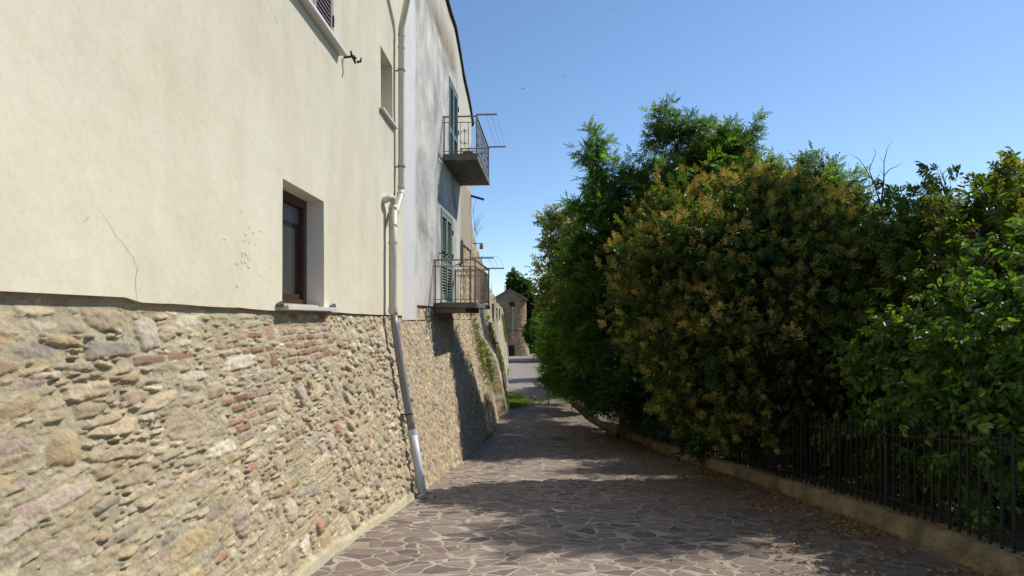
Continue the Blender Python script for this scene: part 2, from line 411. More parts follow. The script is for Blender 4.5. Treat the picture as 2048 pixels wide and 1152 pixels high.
# low retaining kerb wall under the fence
def kerb():
    yy = np.concatenate([np.arange(-3, 30, .05), np.arange(30, 60, .25)])
    prof = [(0.0, -.1), (0.0, .02), (.006, .08), (.012, .12), (.022, .16), (.05, .185), (.10, .19), (.16, .192), (.22, .19), (.26, .17), (.27, .1), (.27, -.1)]
    P = len(prof)
    X = np.zeros((len(yy), P)); Z = np.zeros_like(X)
    for j, (a, b) in enumerate(prof):
        X[:, j] = cx_(yy) + a; Z[:, j] = gz(yy) + b
    Y = np.repeat(yy[:, None], P, 1)
    Vv = np.tile(np.arange(P) * .05, (len(yy), 1))
    nn = (fbm(Y, Vv, .35, 2, 5) - .5) * .085 + (vn(Y, Vv, .06, 5) - .5) * .024 - np.clip(fbm(Y, Vv, .5, 6, 4) - .62, 0, 1) * .25
    X[:, 1:9] += nn[:, 1:9]; Z[:, 4:] += nn[:, 4:] * .5
    o = grid_obj("kerb_wall", X[:, ::-1], Y[:, ::-1], Z[:, ::-1], M_curb)
    tag(o, "low worn concrete kerb wall running along the right side of the path under the iron fence", "kerb wall")
kerb()

# ------------------------------------------------------------------ rubble stone fields
PAL = [((.50, .42, .30), 5), ((.56, .49, .37), 5), ((.44, .35, .23), 4), ((.50, .40, .25), 1.8), ((.44, .38, .30), 3), ((.46, .375, .32), 2.2), ((.36, .33, .28), 1.2), ((.60, .55, .45), 2.0), ((.42, .235, .175), 1.0)]
def stonefield(y0, y1, z0, z1, res, phases, seed, mortar, pal, zone=None, bricks=None, amp=1.0):
    r = np.random.default_rng(seed)
    ny = int((y1 - y0) / res) + 1; nz = int((z1 - z0) / res) + 1
    Yg = y0 + np.arange(ny) * res; Zg = z0 + np.arange(nz) * res
    YY, ZZ = np.meshgrid(Yg, Zg)
    occ = np.zeros((nz, ny), bool)
    H = (fbm(YY, ZZ, .10, 1, 4) - .5) * .028 * amp + (fbm(YY, ZZ, .6, 2, 2) - .5) * .03 * amp
    mv = .82 + .36 * fbm(YY, ZZ, .12, 3, 4)
    C = np.array(mortar)[None, None] * mv[..., None]
    pc = np.array([p[0] for p in pal]) * np.array([1.16, 1.09, .98]); pw = np.array([p[1] for p in pal]); pw = pw / pw.sum()
    zt_flat = [False]
    def put(cy, cz, a, b, th, p, hh, colr, pit, rag):
        R = max(a, b) * 1.15
        i0 = max(0, int((cz - R - z0) / res)); i1 = min(nz, int((cz + R - z0) / res) + 2)
        j0 = max(0, int((cy - R - y0) / res)); j1 = min(ny, int((cy + R - y0) / res) + 2)
        if i1 - i0 < 2 or j1 - j0 < 2: return False
        du = YY[i0:i1, j0:j1] - cy; dv = ZZ[i0:i1, j0:j1] - cz
        c, s = math.cos(th), math.sin(th)
        u = (du * c + dv * s) / a; v = (-du * s + dv * c) / b
        ro = r.random() * 50
        wob = 1 + rag * (vn(u + ro, v + ro, .6, seed % 5) - .5) * 2 + rag * .7 * (vn(u * 1.0 + ro, v + ro, .22, 3) - .5) * 2
        d = (np.abs(u) ** p + np.abs(v) ** p) ** (1 / p) * wob
        if p < 8:
            for _k in range(r.integers(2, 5)):
                al = r.uniform(0, 6.283); d = np.maximum(d, (u * math.cos(al) + v * math.sin(al)) / r.uniform(.55, 1.0) if pit > .35 else d)
        m = d < 1
        if not m.any() or (occ[i0:i1, j0:j1] & (d < 1.06)).any(): return False
        occ[i0:i1, j0:j1] |= m
        h = hh * np.clip(1 - d ** (6.0 if zt_flat[0] else 3.0), 0, 1) ** .55
        h = h * (1 + .25 * u * r.normal() * .5 + .25 * v * r.normal() * .6)
        h += pit * ((fbm(du + ro, dv + ro, .05, 4, 4) - .5) * .026 - np.clip(vn(du + ro, dv * 1.6 + ro, .014, 6) - .72, 0, 1) * .022) * np.clip((1 - d) * 4, 0, 1)
        lay = pit * (vn(du * .2 + ro, dv, .02, 2) - .5) * .009 * np.clip((1 - d) * 4, 0, 1)
        Hs = H[i0:i1, j0:j1]; Hs[m] = (h + lay)[m] * amp * .82 + .001
        cs = C[i0:i1, j0:j1]
        var = .80 + .40 * fbm(du * .8 + ro, dv * 1.6 + ro, .05, 6, 3)
        cc = colr[None, None] * var[..., None]
        dust = np.clip((d - .8) / .2, 0, 1)[..., None] * (.5 if p < 8 else .15)
        cc = cc * (1 - dust) + np.array(mortar) * dust
        cs[m] = cc[m]
        return True
    if bricks:
        for (by0, by1, bz0, bz1, bl, bh) in bricks:
            z = bz0; row = 0
            while z + bh < bz1:
                y = by0 - (row % 2) * bl * .5 + r.uniform(-.02, .02)
                while y < by1:
                    L = bl * r.choice([.5, .75, 1, 1, 1.05])
                    if r.random() < .88:
                        cc = np.array([[.44, .25, .17], [.47, .30, .21], [.38, .22, .15], [.50, .39, .28]][r.integers(0, 4)]) * r.uniform(.75, 1.15)
                        put(y + L / 2, z + bh / 2 + r.uniform(-.006, .006), L / 2 - .008, bh / 2 - .004, r.normal() * .02, 12, .014 * r.uniform(.4, 1.5), cc, .5, .05)
                    y += L + .006
                z += bh + r.uniform(.006, .014); row += 1
    for (tries, amin, amax) in phases:
        for _ in range(tries):
            cy = r.uniform(y0, y1); cz = r.uniform(z0, z1)
            zt = zone(cy, cz, r) if zone else 1
            a = r.uniform(amin, amax)
            zt_flat[0] = zt == 0
            if zt == 0:      # long flat ashlar pieces
                b = min(.075, a * r.uniform(.2, .42)); a = a * 1.35; p = r.uniform(3, 6); th = r.normal() * .06; hh = .017 * r.uniform(.2, 1.5); pit = 1.0; rag = .25
            elif zt == 1:    # cobbles
                b = a * r.uniform(.5, .9); a *= .85; p = r.uniform(2, 2.9); th = r.normal() * .35; hh = min(.036, a * .5) * r.uniform(.5, 1.25); pit = r.choice([.15, .4, 1.5]); rag = .2
            else:            # small packed
                a = a * .62; b = a * r.uniform(.45, .85); p = r.uniform(2.2, 3.4); th = r.normal() * .3; hh = min(.04, a * .6) * r.uniform(.6, 1.3); pit = .8; rag = .22
            k = r.choice(len(pc), p=pw)
            while pc[k][0] > pc[k][1] * 1.75 and a > .075: k = r.choice(len(pc), p=pw)
            put(cy, cz, a, b, th, p, hh, pc[k] * r.uniform(.8, 1.2), pit, rag)
    H += (fbm(YY, ZZ, .02, 7, 2) - .5) * .006 * amp
    return Yg, Zg, H, C

def wall_from_field(name, Yg, Zg, H, C, xyfun, mat, parent, ztop=None, stride=None):
    """xyfun(Y,Z,H) -> world points; keep columns chosen by stride(y)"""
    ny = len(Yg)
    if stride:
        keep = [0]
        while keep[-1] < ny - 1: keep.append(min(ny - 1, keep[-1] + stride(Yg[keep[-1]])))
        Yg = Yg[keep]; H = H[:, keep]; C = C[:, keep]
    YY, ZZ = np.meshgrid(Yg, Zg)
    ZT = ZZ if ztop is None else np.minimum(ZZ, ztop(YY))
    P = xyfun(YY, ZT, H)
    nz, ny = YY.shape
    i = np.arange(nz * ny).reshape(nz, ny)
    F = np.stack([i[:-1, :-1], i[:-1, 1:], i[1:, 1:], i[1:, :-1]], -1)
    gzz = gz(YY) - .25
    ok = (ZZ[1:, :-1] > gzz[:-1, :-1])
    if ztop is not None: ok &= (ZZ[:-1, :-1] < np.maximum(ztop(YY)[:-1, :-1], ztop(YY)[:-1, 1:]))
    F = F[ok].reshape(-1, 4)
    used = np.unique(F); rm = np.full(nz * ny, -1); rm[used] = np.arange(len(used))
    return np_obj(name, P.reshape(-1, 3)[used], rm[F], mat, parent=parent, smooth=True, colr=C.reshape(-1, 3)[used])

def batter(z): return -.045 + .21 * np.maximum(0, 1.66 - z)

# ------------------------------------------------------------------ plaster facades with openings
def plaster(fr, ya, yb, za, zb, holes, depth, step=.12, ztop=None, zbot=None, amp=.012, back=None):
    """returns MB with front sheet, reveals (material 1), rim"""
    yl = set(np.round(np.arange(ya, yb, step), 4)) | {ya, yb}
    zl = set(np.round(np.arange(za, zb, step), 4)) | {za, zb}
    for h in holes: yl |= {h[0], h[1]}; zl |= {h[2], h[3]}
    yl = sorted(yl); zl = sorted(zl)
    def clean(l, keep):
        o = []
        for v in l:
            if o and v - o[-1] < step * .35:
                if v in keep: 
                    if o[-1] in keep: o.append(v)
                    else: o[-1] = v
                continue
            o.append(v)
        return o
    ky = {ya, yb} | {v for h in holes for v in h[:2]}; kz = {za, zb} | {v for h in holes for v in h[2:4]}
    yl = clean(yl, ky); zl = clean(zl, kz)
    b = MB(); idx = {}
    rr = random.Random(5)
    def zc(y, z):
        if zbot is not None and z <= za + 1e-6: z = zbot(y)
        if ztop is not None: z = min(z, ztop(y))
        return z
    def nn(y, z):
        return float((fbm(y, z, .9, 4, 3) - .5) * 2 * amp)
    def vid(i, j):
        if (i, j) not in idx:
            y, z = yl[i], zl[j]; idx[(i, j)] = len(b.v); b.v.append(fr.pt(y, nn(y, z), zc(y, z)))
        return idx[(i, j)]
    for i in range(len(yl) - 1):
        for j in range(len(zl) - 1):
            ym = (yl[i] + yl[i + 1]) / 2; zm = (zl[j] + zl[j + 1]) / 2
            if any(h[0] < ym < h[1] and h[2] < zm < h[3] for h in holes): continue
            if ztop is not None and zl[j] >= ztop(yl[i]) and zl[j] >= ztop(yl[i + 1]): continue
            b.f.append((vid(i, j), vid(i + 1, j), vid(i + 1, j + 1), vid(i, j + 1))); b.m.append(0)
    # bottom lip
    for i in range(len(yl) - 1):
        y0, y1 = yl[i], yl[i + 1]
        if any(h[0] - 1e-6 <= y0 and y1 <= h[1] + 1e-6 and h[2] <= za + 1e-6 for h in holes): continue
        b.add([fr.pt(y0, nn(y0, za), zc(y0, za)), fr.pt(y1, nn(y1, za), zc(y1, za)), fr.pt(y1, -.10, zc(y1, za) + .01), fr.pt(y0, -.10, zc(y0, za) + .01)], [(0, 3, 2, 1)])
    for h in holes:
        y0, y1, z0, z1, dp = h[:5]; m = h[5]
        c = [(y0, z0), (y1, z0), (y1, z1), (y0, z1)]
        for a in range(4):
            (p, q), (r_, s_) = c[a], c[(a + 1) % 4]
            b.add([fr.pt(p, nn(p, q), q), fr.pt(r_, nn(r_, s_), s_), fr.pt(r_, -dp, s_), fr.pt(p, -dp, q)], [(0, 1, 2, 3)], m)
        if len(h) > 6 and h[6]: b.add([fr.pt(y0, -dp, z0), fr.pt(y1, -dp, z0), fr.pt(y1, -dp, z1), fr.pt(y0, -dp, z1)], [(0, 1, 2, 3)], m)
    return b, nn

def crack(b, fr, pts, w, m, nn, seed=1):
    """hairline crack: a thin dark strip lying 1.5 mm proud of the plaster"""
    r = random.Random(seed); P = []
    for (a, c) in zip(pts[:-1], pts[1:]):
        n = max(2, int(math.hypot(c[0] - a[0], c[1] - a[1]) / .03))
        for k in range(n):
            t = k / n; P.append((a[0] + (c[0] - a[0]) * t + r.uniform(-.009, .009), a[1] + (c[1] - a[1]) * t + r.uniform(-.006, .006)))
    P.append(pts[-1])
    for i in range(len(P) - 1):
        (y0, z0), (y1, z1) = P[i], P[i + 1]
        ww = w * (.4 + .6 * math.sin(math.pi * (i + .5) / len(P))) * r.uniform(.6, 1.2)
        n0 = max(nn(y0, z0), nn(y1, z1)) + .002
        b.add([fr.pt(y0 - ww, n0, z0), fr.pt(y0 + ww, n0, z0), fr.pt(y1 + ww, n0, z1), fr.pt(y1 - ww, n0, z1)], [(0, 1, 2, 3)], m)

M_crack = simple("crack_line", (.30, .26, .20), .95, .2, 20)

def shutter(fr, y0, y1, z0, z1, n0, th, mids, mat, parent, slat=.05, sw=.055, name="shutter"):
    b = MB()
    b.fbox(fr, y0, y0 + sw, n0, n0 + th, z0, z1); b.fbox(fr, y1 - sw, y1, n0, n0 + th, z0, z1)
    zs = [z0] + mids + [z1]
    rails = [(z0, z0 + sw * 1.6)] + [(m - sw * .7, m + sw * .7) for m in mids] + [(z1 - sw * 1.2, z1)]
    for a, c in rails: b.fbox(fr, y0 + sw, y1 - sw, n0 + .002, n0 + th - .002, a, c)
    for (a, c), (d, e) in zip(rails[:-1], rails[1:]):
        z = c + slat * .2
        while z + slat * .8 < d:
            p = fr.pt; ya, yb = y0 + sw, y1 - sw; t = .008; dz = slat * .55
            b.hexa([p(ya, n0 + .003, z + dz), p(ya, n0 + th - .004, z), p(yb, n0 + th - .004, z), p(yb, n0 + .003, z + dz),
                    p(ya, n0 + .003, z + dz + t), p(ya, n0 + th - .004, z + t), p(yb, n0 + th - .004, z + t), p(yb, n0 + .003, z + dz + t)])
            z += slat
    return b.build(name, mat, parent)

# ------------------------------------------------------------------ CREAM HOUSE
cream = thing("cream_house", (-2.0, 4.0, g1(4)), "cream plastered house on a rubble stone base, nearest on the left", "house")
holesC = [(4.85, 5.83, 1.70, 2.725, .23, 1), (5.0, 6.1, 4.38, 5.8, .10, 1), (8.03, 8.73, 4.40, 5.25, .26, 0, True)]
b, nnC = plaster(CF, -6.0, 9.45, 1.66, 9.6, holesC, .2, .13, zbot=lambda y: 1.66 + .03 * float(fbm(y, 0, .5, 2, 3) - .5) - .012 * (y - 5) * .6 + (.04 if y < 3 else 0))
crack(b, CF, [(2.68, 2.02 + .0), (2.72, 2.06)], .001, 2, nnC)
def cpt(px, py):
    y = 2400 / (1060 - px); return (y, 1.6 + (635 - py) / 1200 * y)
crack(b, CF, [cpt(*q) for q in ((182, 407), (200, 420), (215, 440), (228, 465), (250, 490), (268, 515), (276, 535), (272, 560), (276, 600))], .0014, 2, nnC, 3)
crack(b, CF, [cpt(*q) for q in ((538, 0), (545, 25), (558, 55))], .003, 2, nnC, 4)
crack(b, CF, [cpt(*q) for q in ((777, 45), (783, 62), (788, 80))], .004, 2, nnC, 6)
# blistered paint flakes
rr = random.Random(8)
for _ in range(26):
    y, z = cpt(rr.gauss(492, 17), rr.gauss(500, 28)); s_ = rr.uniform(.005, .02)
    n0 = nnC(y, z); k = 7; c = CF.pt(y, n0 + rr.uniform(.002, .005), z)
    ring = [CF.pt(y + s_ * 1.3 * math.cos(2 * math.pi * i / k) * rr.uniform(.6, 1.2), n0 + .0015, z + s_ * math.sin(2 * math.pi * i / k) * rr.uniform(.6, 1.3)) for i in range(k)]
    b.add([c] + ring, [(0, 1 + i, 1 + (i + 1) % k) for i in range(k)])

# body behind the facade
b.fbox(CF, -6.0, 9.44, -9, -.5, -2, 9.6)
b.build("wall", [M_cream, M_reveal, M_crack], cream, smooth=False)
bb = MB(); bb.fbox(CF, -6.2, 9.6, -9.4, .45, 9.605, 9.72); bb.build("eaves", M_tile, cream)
def zoneC(y, z, r):
    t = (y - 3.0) / 2.2 + (.8 - z) * .25
    u = r.random()
    if y > 5.6: return 2 if u < .7 else 1
    if u < np.clip(1.05 - t * .6, .2, .97): return 0
    return 1
MORT = (.50, .43, .275)
Yg, Zg, H, C = stonefield(1.0, 8.75, -1.15, 1.72, .0068, [(120, .12, .19), (1000, .085, .14), (5500, .055, .095), (10000, .033, .06), (10000, .02, .04), (7000, .013, .022)], 11, MORT, PAL, zoneC,
    bricks=[(4.85, 5.95, 1.22, 1.65, .2, .052), (4.55, 4.83, 1.22, 1.34, .26, .11), (4.52, 4.8, 1.42, 1.56, .22, .12), (3.9, 4.5, 1.34, 1.5, .22, .045), (3.85, 4.35, .86, 1.1, .2, .05), (3.0, 3.3, 1.36, 1.42, .26, .05), (4.5, 4.9, .66, .80, .12, .05)])
YY, ZZ = np.meshgrid(Yg, Zg)
gl = gz(YY)
foot = np.clip((gl + .10 + (vn(YY, ZZ, .3, 2) - .5) * .06 - ZZ) / .03, 0, 1)
H = H * np.clip((1.655 - ZZ) / .05, 0, 1)
H = H * (1 - foot) + foot * (.035 + (fbm(YY, ZZ, .2, 3) - .5) * .02)
C = C * (1 - foot[..., None]) + foot[..., None] * np.array((.60, .54, .36))
wall_from_field("stone_base", Yg, Zg, H, C, lambda Y, Z, H: CF.np(Y, batter(Z) + H, Z), M_stone, cream, stride=lambda y: 1 if y < 5.2 else 2)
bb = MB(); bb.fbox(CF, -6, 1.03, -.3, -.02, -.2, 1.66); bb.build("rear_plinth", M_conc, cream)

# window with brown frame
wd = MB(); y0, y1, z0, z1 = 4.85, 5.83, 1.70, 2.725; n = -.23
for a in ((y0, y1, z0, z0 + .07), (y0, y1, z1 - .08, z1), (y0, y0 + .08, z0 + .07, z1 - .08), (y1 - .08, y1, z0 + .07, z1 - .08)):
    wd.fbox(CF, a[0], a[1], n, n + .06, a[2], a[3])
wd.fbox(CF, y0 + .08, y1 - .08, n + .004, n + .035, z0 + .07, z0 + .12); 
wf = wd.build("window", M_brown, cream, bevel=.004)
g = MB(); g.fbox(CF, y0 + .08, y1 - .08, n - .01, n + .002, z0 + .12, z1 - .08); g.build("pane", M_glass, wf)
g = MB(); g.fbox(CF, y0 + .085, y1 - .085, n + .003, n + .008, z1 - .24, z1 - .085); g.build("blind", M_steel, wf)
s = MB(); s.fbox(CF, 4.79, 6.0, -.20, .075, 1.662, 1.698); s.build("sill", M_sill, wf, bevel=.004)
# broken mortar lumps beside the sill
for (yy, zz, r_) in ((6.02, 1.705, .035), (4.76, 1.70, .03)):
    me_ = MB(); k = [CF.pt(yy + rr.uniform(-1, 1) * r_, .02 + rr.uniform(-.02, .04), zz + rr.uniform(-1, 1) * r_ * .8) for _ in range(12)]
    hull = [(0, 1, 2)]
    me_.tube([CF.pt(yy - r_, .01, zz), CF.pt(yy, .03, zz + .01), CF.pt(yy + r_, .015, zz - .005)], [r_ * .5, r_ * .8, r_ * .4], 7)
    me_.build("mortar_lump", M_conc, wf)
# upper shuttered window
wf = MB(); wf.fbox(CF, 5.0, 6.1, -.105, -.09, 4.38, 5.8); wf = wf.build("window", M_dark, cream)
shutter(CF, 5.005, 5.54, 4.39, 5.79, -.045, .045, [], M_mauve, wf, .045, .06)
shutter(CF, 5.56, 6.095, 4.39, 5.79, -.045, .045, [], M_mauve, wf, .045, .06)
s = MB(); s.fbox(CF, 4.85, 6.28, -.1, .09, 4.335, 4.375); s.build("sill", M_sill, wf, bevel=.005)
s = MB(); s.fbox(CF, 6.075, 6.1, .002, .012, 4.55, 4.66); s.build("hinge", M_iron, wf)
# niche sill
s = MB(); s.fbox(CF, 7.96, 8.82, -.2, .06, 4.365, 4.398); s.build("niche_sill", M_sill, cream, bevel=.004)
# shutter hooks
def hook(fr, y, z, parent, sc=1.0):
    h = MB(); p = lambda a, n_, c: fr.pt(y + a * sc, n_ * sc, z + c * sc)
    h.tube([p(0, -.02, 0), p(0, .05, .005), p(.02, .09, .02), p(.03, .11, .0)], .011 * sc, 6)
    h.tube([p(-.03, .075, .05), p(0, .075, .015), p(.03, .09, -.01), p(.06, .09, -.035)], [.010 * sc, .014 * sc, .014 * sc, .009 * sc], 6)
    h.tube([p(.045, .11, -.03), p(.045, .15, -.02), p(.05, .155, .02)], [.012 * sc, .012 * sc, .008 * sc], 6)
    h.build("shutter_hook", M_hook, parent, smooth=True)
hook(CF, 6.46, 4.40, cream, 1.1)

# ------------------------------------------------------------------ DOWNPIPES
dp = thing("downpipe", CF.pt(7.95, .5, g1(7.95)), "long cream downpipe turning grey then white as it leans down the stone base", "downpipe")
def pp(y, n_, z): return CF.pt(y, n_, z)
b = MB(); b.tube([pp(8.45, .52, 8.6), pp(8.5, .50, 6.9), pp(8.6, .30, 6.45), pp(8.88, .13, 6.05), pp(8.92, .09, 5.9), pp(8.92, .09, 5.0), pp(8.92, .09, 3.55), pp(8.90, .09, 3.47), pp(8.78, .10, 3.36), pp(8.42, .10, 3.05), pp(8.34, .10, 2.95)], .048, 14)
b.build("upper_pipe", M_pipe_c, dp, smooth=True)
b = MB(); b.tube([pp(8.32, .10, 3.16), pp(8.32, .10, 2.4), pp(8.32, .10, 1.72), pp(8.31, .115, 1.63)], .056, 14); b.build("lower_pipe", M_pipe_c, dp, smooth=True)
b = MB(); b.tube([pp(8.13, -.05, 3.16), pp(8.13, .06, 3.20), pp(8.16, .10, 3.235), pp(8.24, .11, 3.235), pp(8.31, .105, 3.19), pp(8.32, .10, 3.12)], .046, 12); b.build("inlet_bend", M_pipe_c, dp, smooth=True)
def onb(y, z, off=.085): return pp(y, float(batter(z)) + off + .04, z)
gs = [onb(8.31, 1.64, .115), onb(8.28, 1.45, .10), onb(8.2, .9), onb(8.1, .2)]
b = MB(); b.tube(gs + [onb(8.08, .03)], .052, 14); b.build("grey_pipe", M_pipe_g, dp, smooth=True)
b = MB(); b.tube([onb(8.085, .06), onb(8.0, -.45), onb(7.95, -.76)], .058, 14); b.build("white_pipe", M_pipe_w, dp, smooth=True)
def ring(pts, r_, mat=M_pipe_c, nm="pipe_collar"):
    b = MB(); b.tube(pts, r_, 14); b.build(nm, mat, dp, smooth=False)
for (y, z) in ((8.92, 5.78), (8.92, 5.6), (8.92, 5.28), (8.92, 3.85), (8.91, 3.52)): ring([pp(y, .09, z), pp(y, .09, z + .035)], .055)
ring([pp(8.86, .093, 3.43), pp(8.82, .096, 3.40)], .056); ring([pp(8.50, .10, 3.12), pp(8.46, .10, 3.085)], .056)
for z in (3.10, 2.86, 2.62): ring([pp(8.32, .10, z), pp(8.32, .10, z + .03)], .063)
ring([pp(8.32, .10, 1.66), pp(8.32, .10, 1.74)], .064)
for (y, z) in ((8.92, 5.26), (8.92, 3.83)):
    b = MB(); b.tube([pp(y, .09, z), pp(y, .09, z + .018)], .058, 14); b.fbox(CF, y - .008, y + .008, -.01, .05, z, z + .016); b.build("clamp", M_steel, dp)
b = MB(); b.tube([onb(8.245, 1.22), onb(8.242, 1.19)], .057, 14); b.build("clamp", M_steel, dp)
b = MB(); b.tube([onb(8.115, .30), onb(8.113, .285)], .057, 14); b.fbox(CF, 8.10, 8.12, .2, .34, .285, .30); b.build("clamp", M_hook, dp)
ring([onb(8.09, .09), onb(8.08, .02)], .062, M_pipe_w)

# concrete lump under the pipe
def lump(name, c, r3, mat, label, cat, seed=1, parent=None):
    n1, n2 = 14, 22; V = []; 
    for i in range(n1 + 1):
        ph = math.pi * i / n1
        for j in range(n2):
            th = 2 * math.pi * j / n2
            d = Vector((math.sin(ph) * math.cos(th), math.sin(ph) * math.sin(th), math.cos(ph)))
            k = .78 + .5 * float(fbm(d.x * 1.3 + seed + d.z, d.y * 1.3 - d.z, .7, seed, 3))
            V.append((c[0] + d.x * r3[0] * k, c[1] + d.y * r3[1] * k, c[2] + d.z * r3[2] * k))
    F = [(i * n2 + j, (i + 1) * n2 + j, (i + 1) * n2 + (j + 1) % n2, i * n2 + (j + 1) % n2) for i in range(n1) for j in range(n2)]
    o = np_obj(name, V, F, mat, origin=c, smooth=True); return tag(o, label, cat)
fp = onb(7.93, -.80)
lump("concrete_lump", (fp[0] + .02, fp[1] - .02, g1(7.93) + .015), (.14, .12, .055), M_conc, "rough grey lump of concrete at the foot of the downpipe", "concrete lump", 2)

# ------------------------------------------------------------------ GREY HOUSE
grey = thing("grey_house", GF.pt(13, 0, g1(13)), "tall weathered grey plastered house with two balconies, beyond the downpipe", "house")
def ztG(y): return float(np.interp(y, [9, 13.3, 14.45, 15.3, 15.85, 17.25, 18.1], [8.95, 8.66, 8.57, 8.24, 7.98, 7.52, 7.05])) + .03 * math.sin(y * 3.1)
def zbG(y): return 1.56 + .02 * math.sin(y * 7) if y < 10.45 else (1.82 + .015 * math.sin(y * 5) if y < 15.35 else 3.55 - .05 * (y - 15.35))
holesG = [(12.7, 14.1, 1.98, 3.93, .10, 0), (13.7, 14.93, 5.14, 7.12, .10, 0), (10.44, 15.36, 1.56, 1.82, .08, 0), (15.36, 17.5, 1.56, 3.55, .08, 0)]
b, nnG = plaster(GF, 9.38, 17.5, 1.56, 9.0, holesG, .2, .13, ztop=ztG)
# far gable end
b.add([GF.pt(17.5, 0, -2), GF.pt(17.5, -8, -2), GF.pt(17.5, -8, ztG(17.5)), GF.pt(17.5, 0, ztG(17.5))], [(0, 1, 2, 3)])
b.build("wall", M_grey, grey)
# raised patch edge of the pale strip, 12 mm proud
ro = MB()
ysx = np.linspace(9.4, 17.7, 60)
for a, c in zip(ysx[:-1], ysx[1:]):
    za, zc_ = ztG(a), ztG(c)
    p = GF.pt
    for (n0, n1, d0, d1, mi) in ((-6, .03, -.01, .03, 0), (-.2, .06, .03, .065, 1)):  # first layer is black, painting the shadow line under the eave
        ro.hexa([p(a, n0, za + d0), p(a, n1, za + d0), p(c, n1, zc_ + d0), p(c, n0, zc_ + d0), p(a, n0, za + d1), p(a, n1, za + d1), p(c, n1, zc_ + d1), p(c, n0, zc_ + d1)], mi)
ro.build("roof", [M_dark, M_eave], grey)

def zoneG(y, z, r): return 2
PALG = [((.50, .41, .28), 5), ((.44, .35, .24), 4), ((.56, .49, .37), 4), ((.36, .31, .25), 2.5), ((.30, .28, .26), 1.5), ((.52, .38, .22), 2)]
Yg, Zg, H, C = stonefield(8.70, 17.55, -2.0, 3.62, .016, [(900, .12, .22), (8000, .06, .12), (16000, .035, .07)], 21, (.46, .38, .25), PALG, zoneG, amp=.62)
wall_from_field("stone_base", Yg, Zg, H, C, lambda Y, Z, H: np.where((Y < 9.6)[..., None], CF.np(Y, batter(Z) + H, Z), GF.np(Y, batter(Z) + H, Z)), M_stone, grey, ztop=lambda Y: np.where(Y < 15.4, 1.9, 3.62))
# small dark opening low on the far end
s = MB(); s.fbox(GF, 15.45, 15.85, -.05, .012, 3.0, 3.62); s.build("opening", M_dark, grey)

# doors with shutters
for (y0, y1, z0, z1, mat, mids) in ((12.7, 14.1, 1.98, 3.93, M_green, [2.75]), (13.7, 14.93, 5.14, 7.12, M_teal, [5.95])):
    d = MB(); d.fbox(GF, y0, y1, -.105, -.09, z0, z1); d = d.build("balcony_door", M_dark, grey)
    ym = (y0 + y1) / 2
    f = MB(); f.fbox(GF, y0, y0 + .05, -.06, .015, z0, z1); f.fbox(GF, y1 - .05, y1, -.06, .015, z0, z1); f.fbox(GF, y0 + .05, y1 - .05, -.06, .015, z1 - .06, z1)
    f.build("door_frame", mat, d)
    shutter(GF, y0 + .052, ym - .003, z0 + .02, z1 - .062, -.03, .04, mids, mat, d, .062, .075)
    shutter(GF, ym + .003, y1 - .052, z0 + .02, z1 - .062, -.03, .04, mids, mat, d, .062, .075)
    for z in (z0 + .35, z1 - .4, z0 + 1.0):
        h = MB(); h.fbox(GF, y1 - .03, y1 + .04, .016, .035, z, z + .11); h.build("hinge", M_iron, d)
s = MB(); s.fbox(GF, 12.6, 14.2, -.05, .05, 1.925, 1.975); s.build("threshold", M_sill, grey)

def slab(name, y0, y1, n1, z0, z1, mat, parent, seed):
    b = MB(); K = 16; r = random.Random(seed)
    V = []; F = []
    # bevelled irregular slab: outer rim ring profile
    prof = [(0, z0), (1, z0 + .0), (1.0, z0 + .25 * (z1 - z0)), (1.0, z1 - .01), (.985, z1), (0, z1)]
    ys_ = np.linspace(y0, y1, K)
    for y in ys_:
        for (a, z) in prof:
            j = r.uniform(-.008, .008); V.append(GF.pt(y, -.03 + (n1 + .03) * a + (j if a > .5 else 0), z + j * .6))
    P = len(prof)
    for i in range(K - 1):
        for k in range(P - 1): F.append((i * P + k, (i + 1) * P + k, (i + 1) * P + k + 1, i * P + k + 1))
    F.append(tuple(range(P))); F.append(tuple((K - 1) * P + k for k in range(P - 1, -1, -1)))
    b.add(V, F); return b.build(name, mat, parent)

def scroll(b, fr, y, n_, z, s, axis):
    """S-scroll ornament: axis 'n' lies in the side rail, 'y' in the long rail"""
    for sg in (-1, 1):
        pts = []
        for k in range(13):
            t = k / 12 * 4.4; rr_ = s * (.10 + .33 * (1 - k / 12))
            u = sg * (s * .28 + rr_ * math.cos(t + math.pi)); v = s * .55 + rr_ * math.sin(t)
            pts.append((u, v))
        for fl_ in (1, -1):
            q = [(fr.pt(y + (u if axis == 'y' else 0), n_ + (u if axis == 'n' else 0), z + fl_ * v)) for u, v in pts]
            b.tube(q, .006, 4)

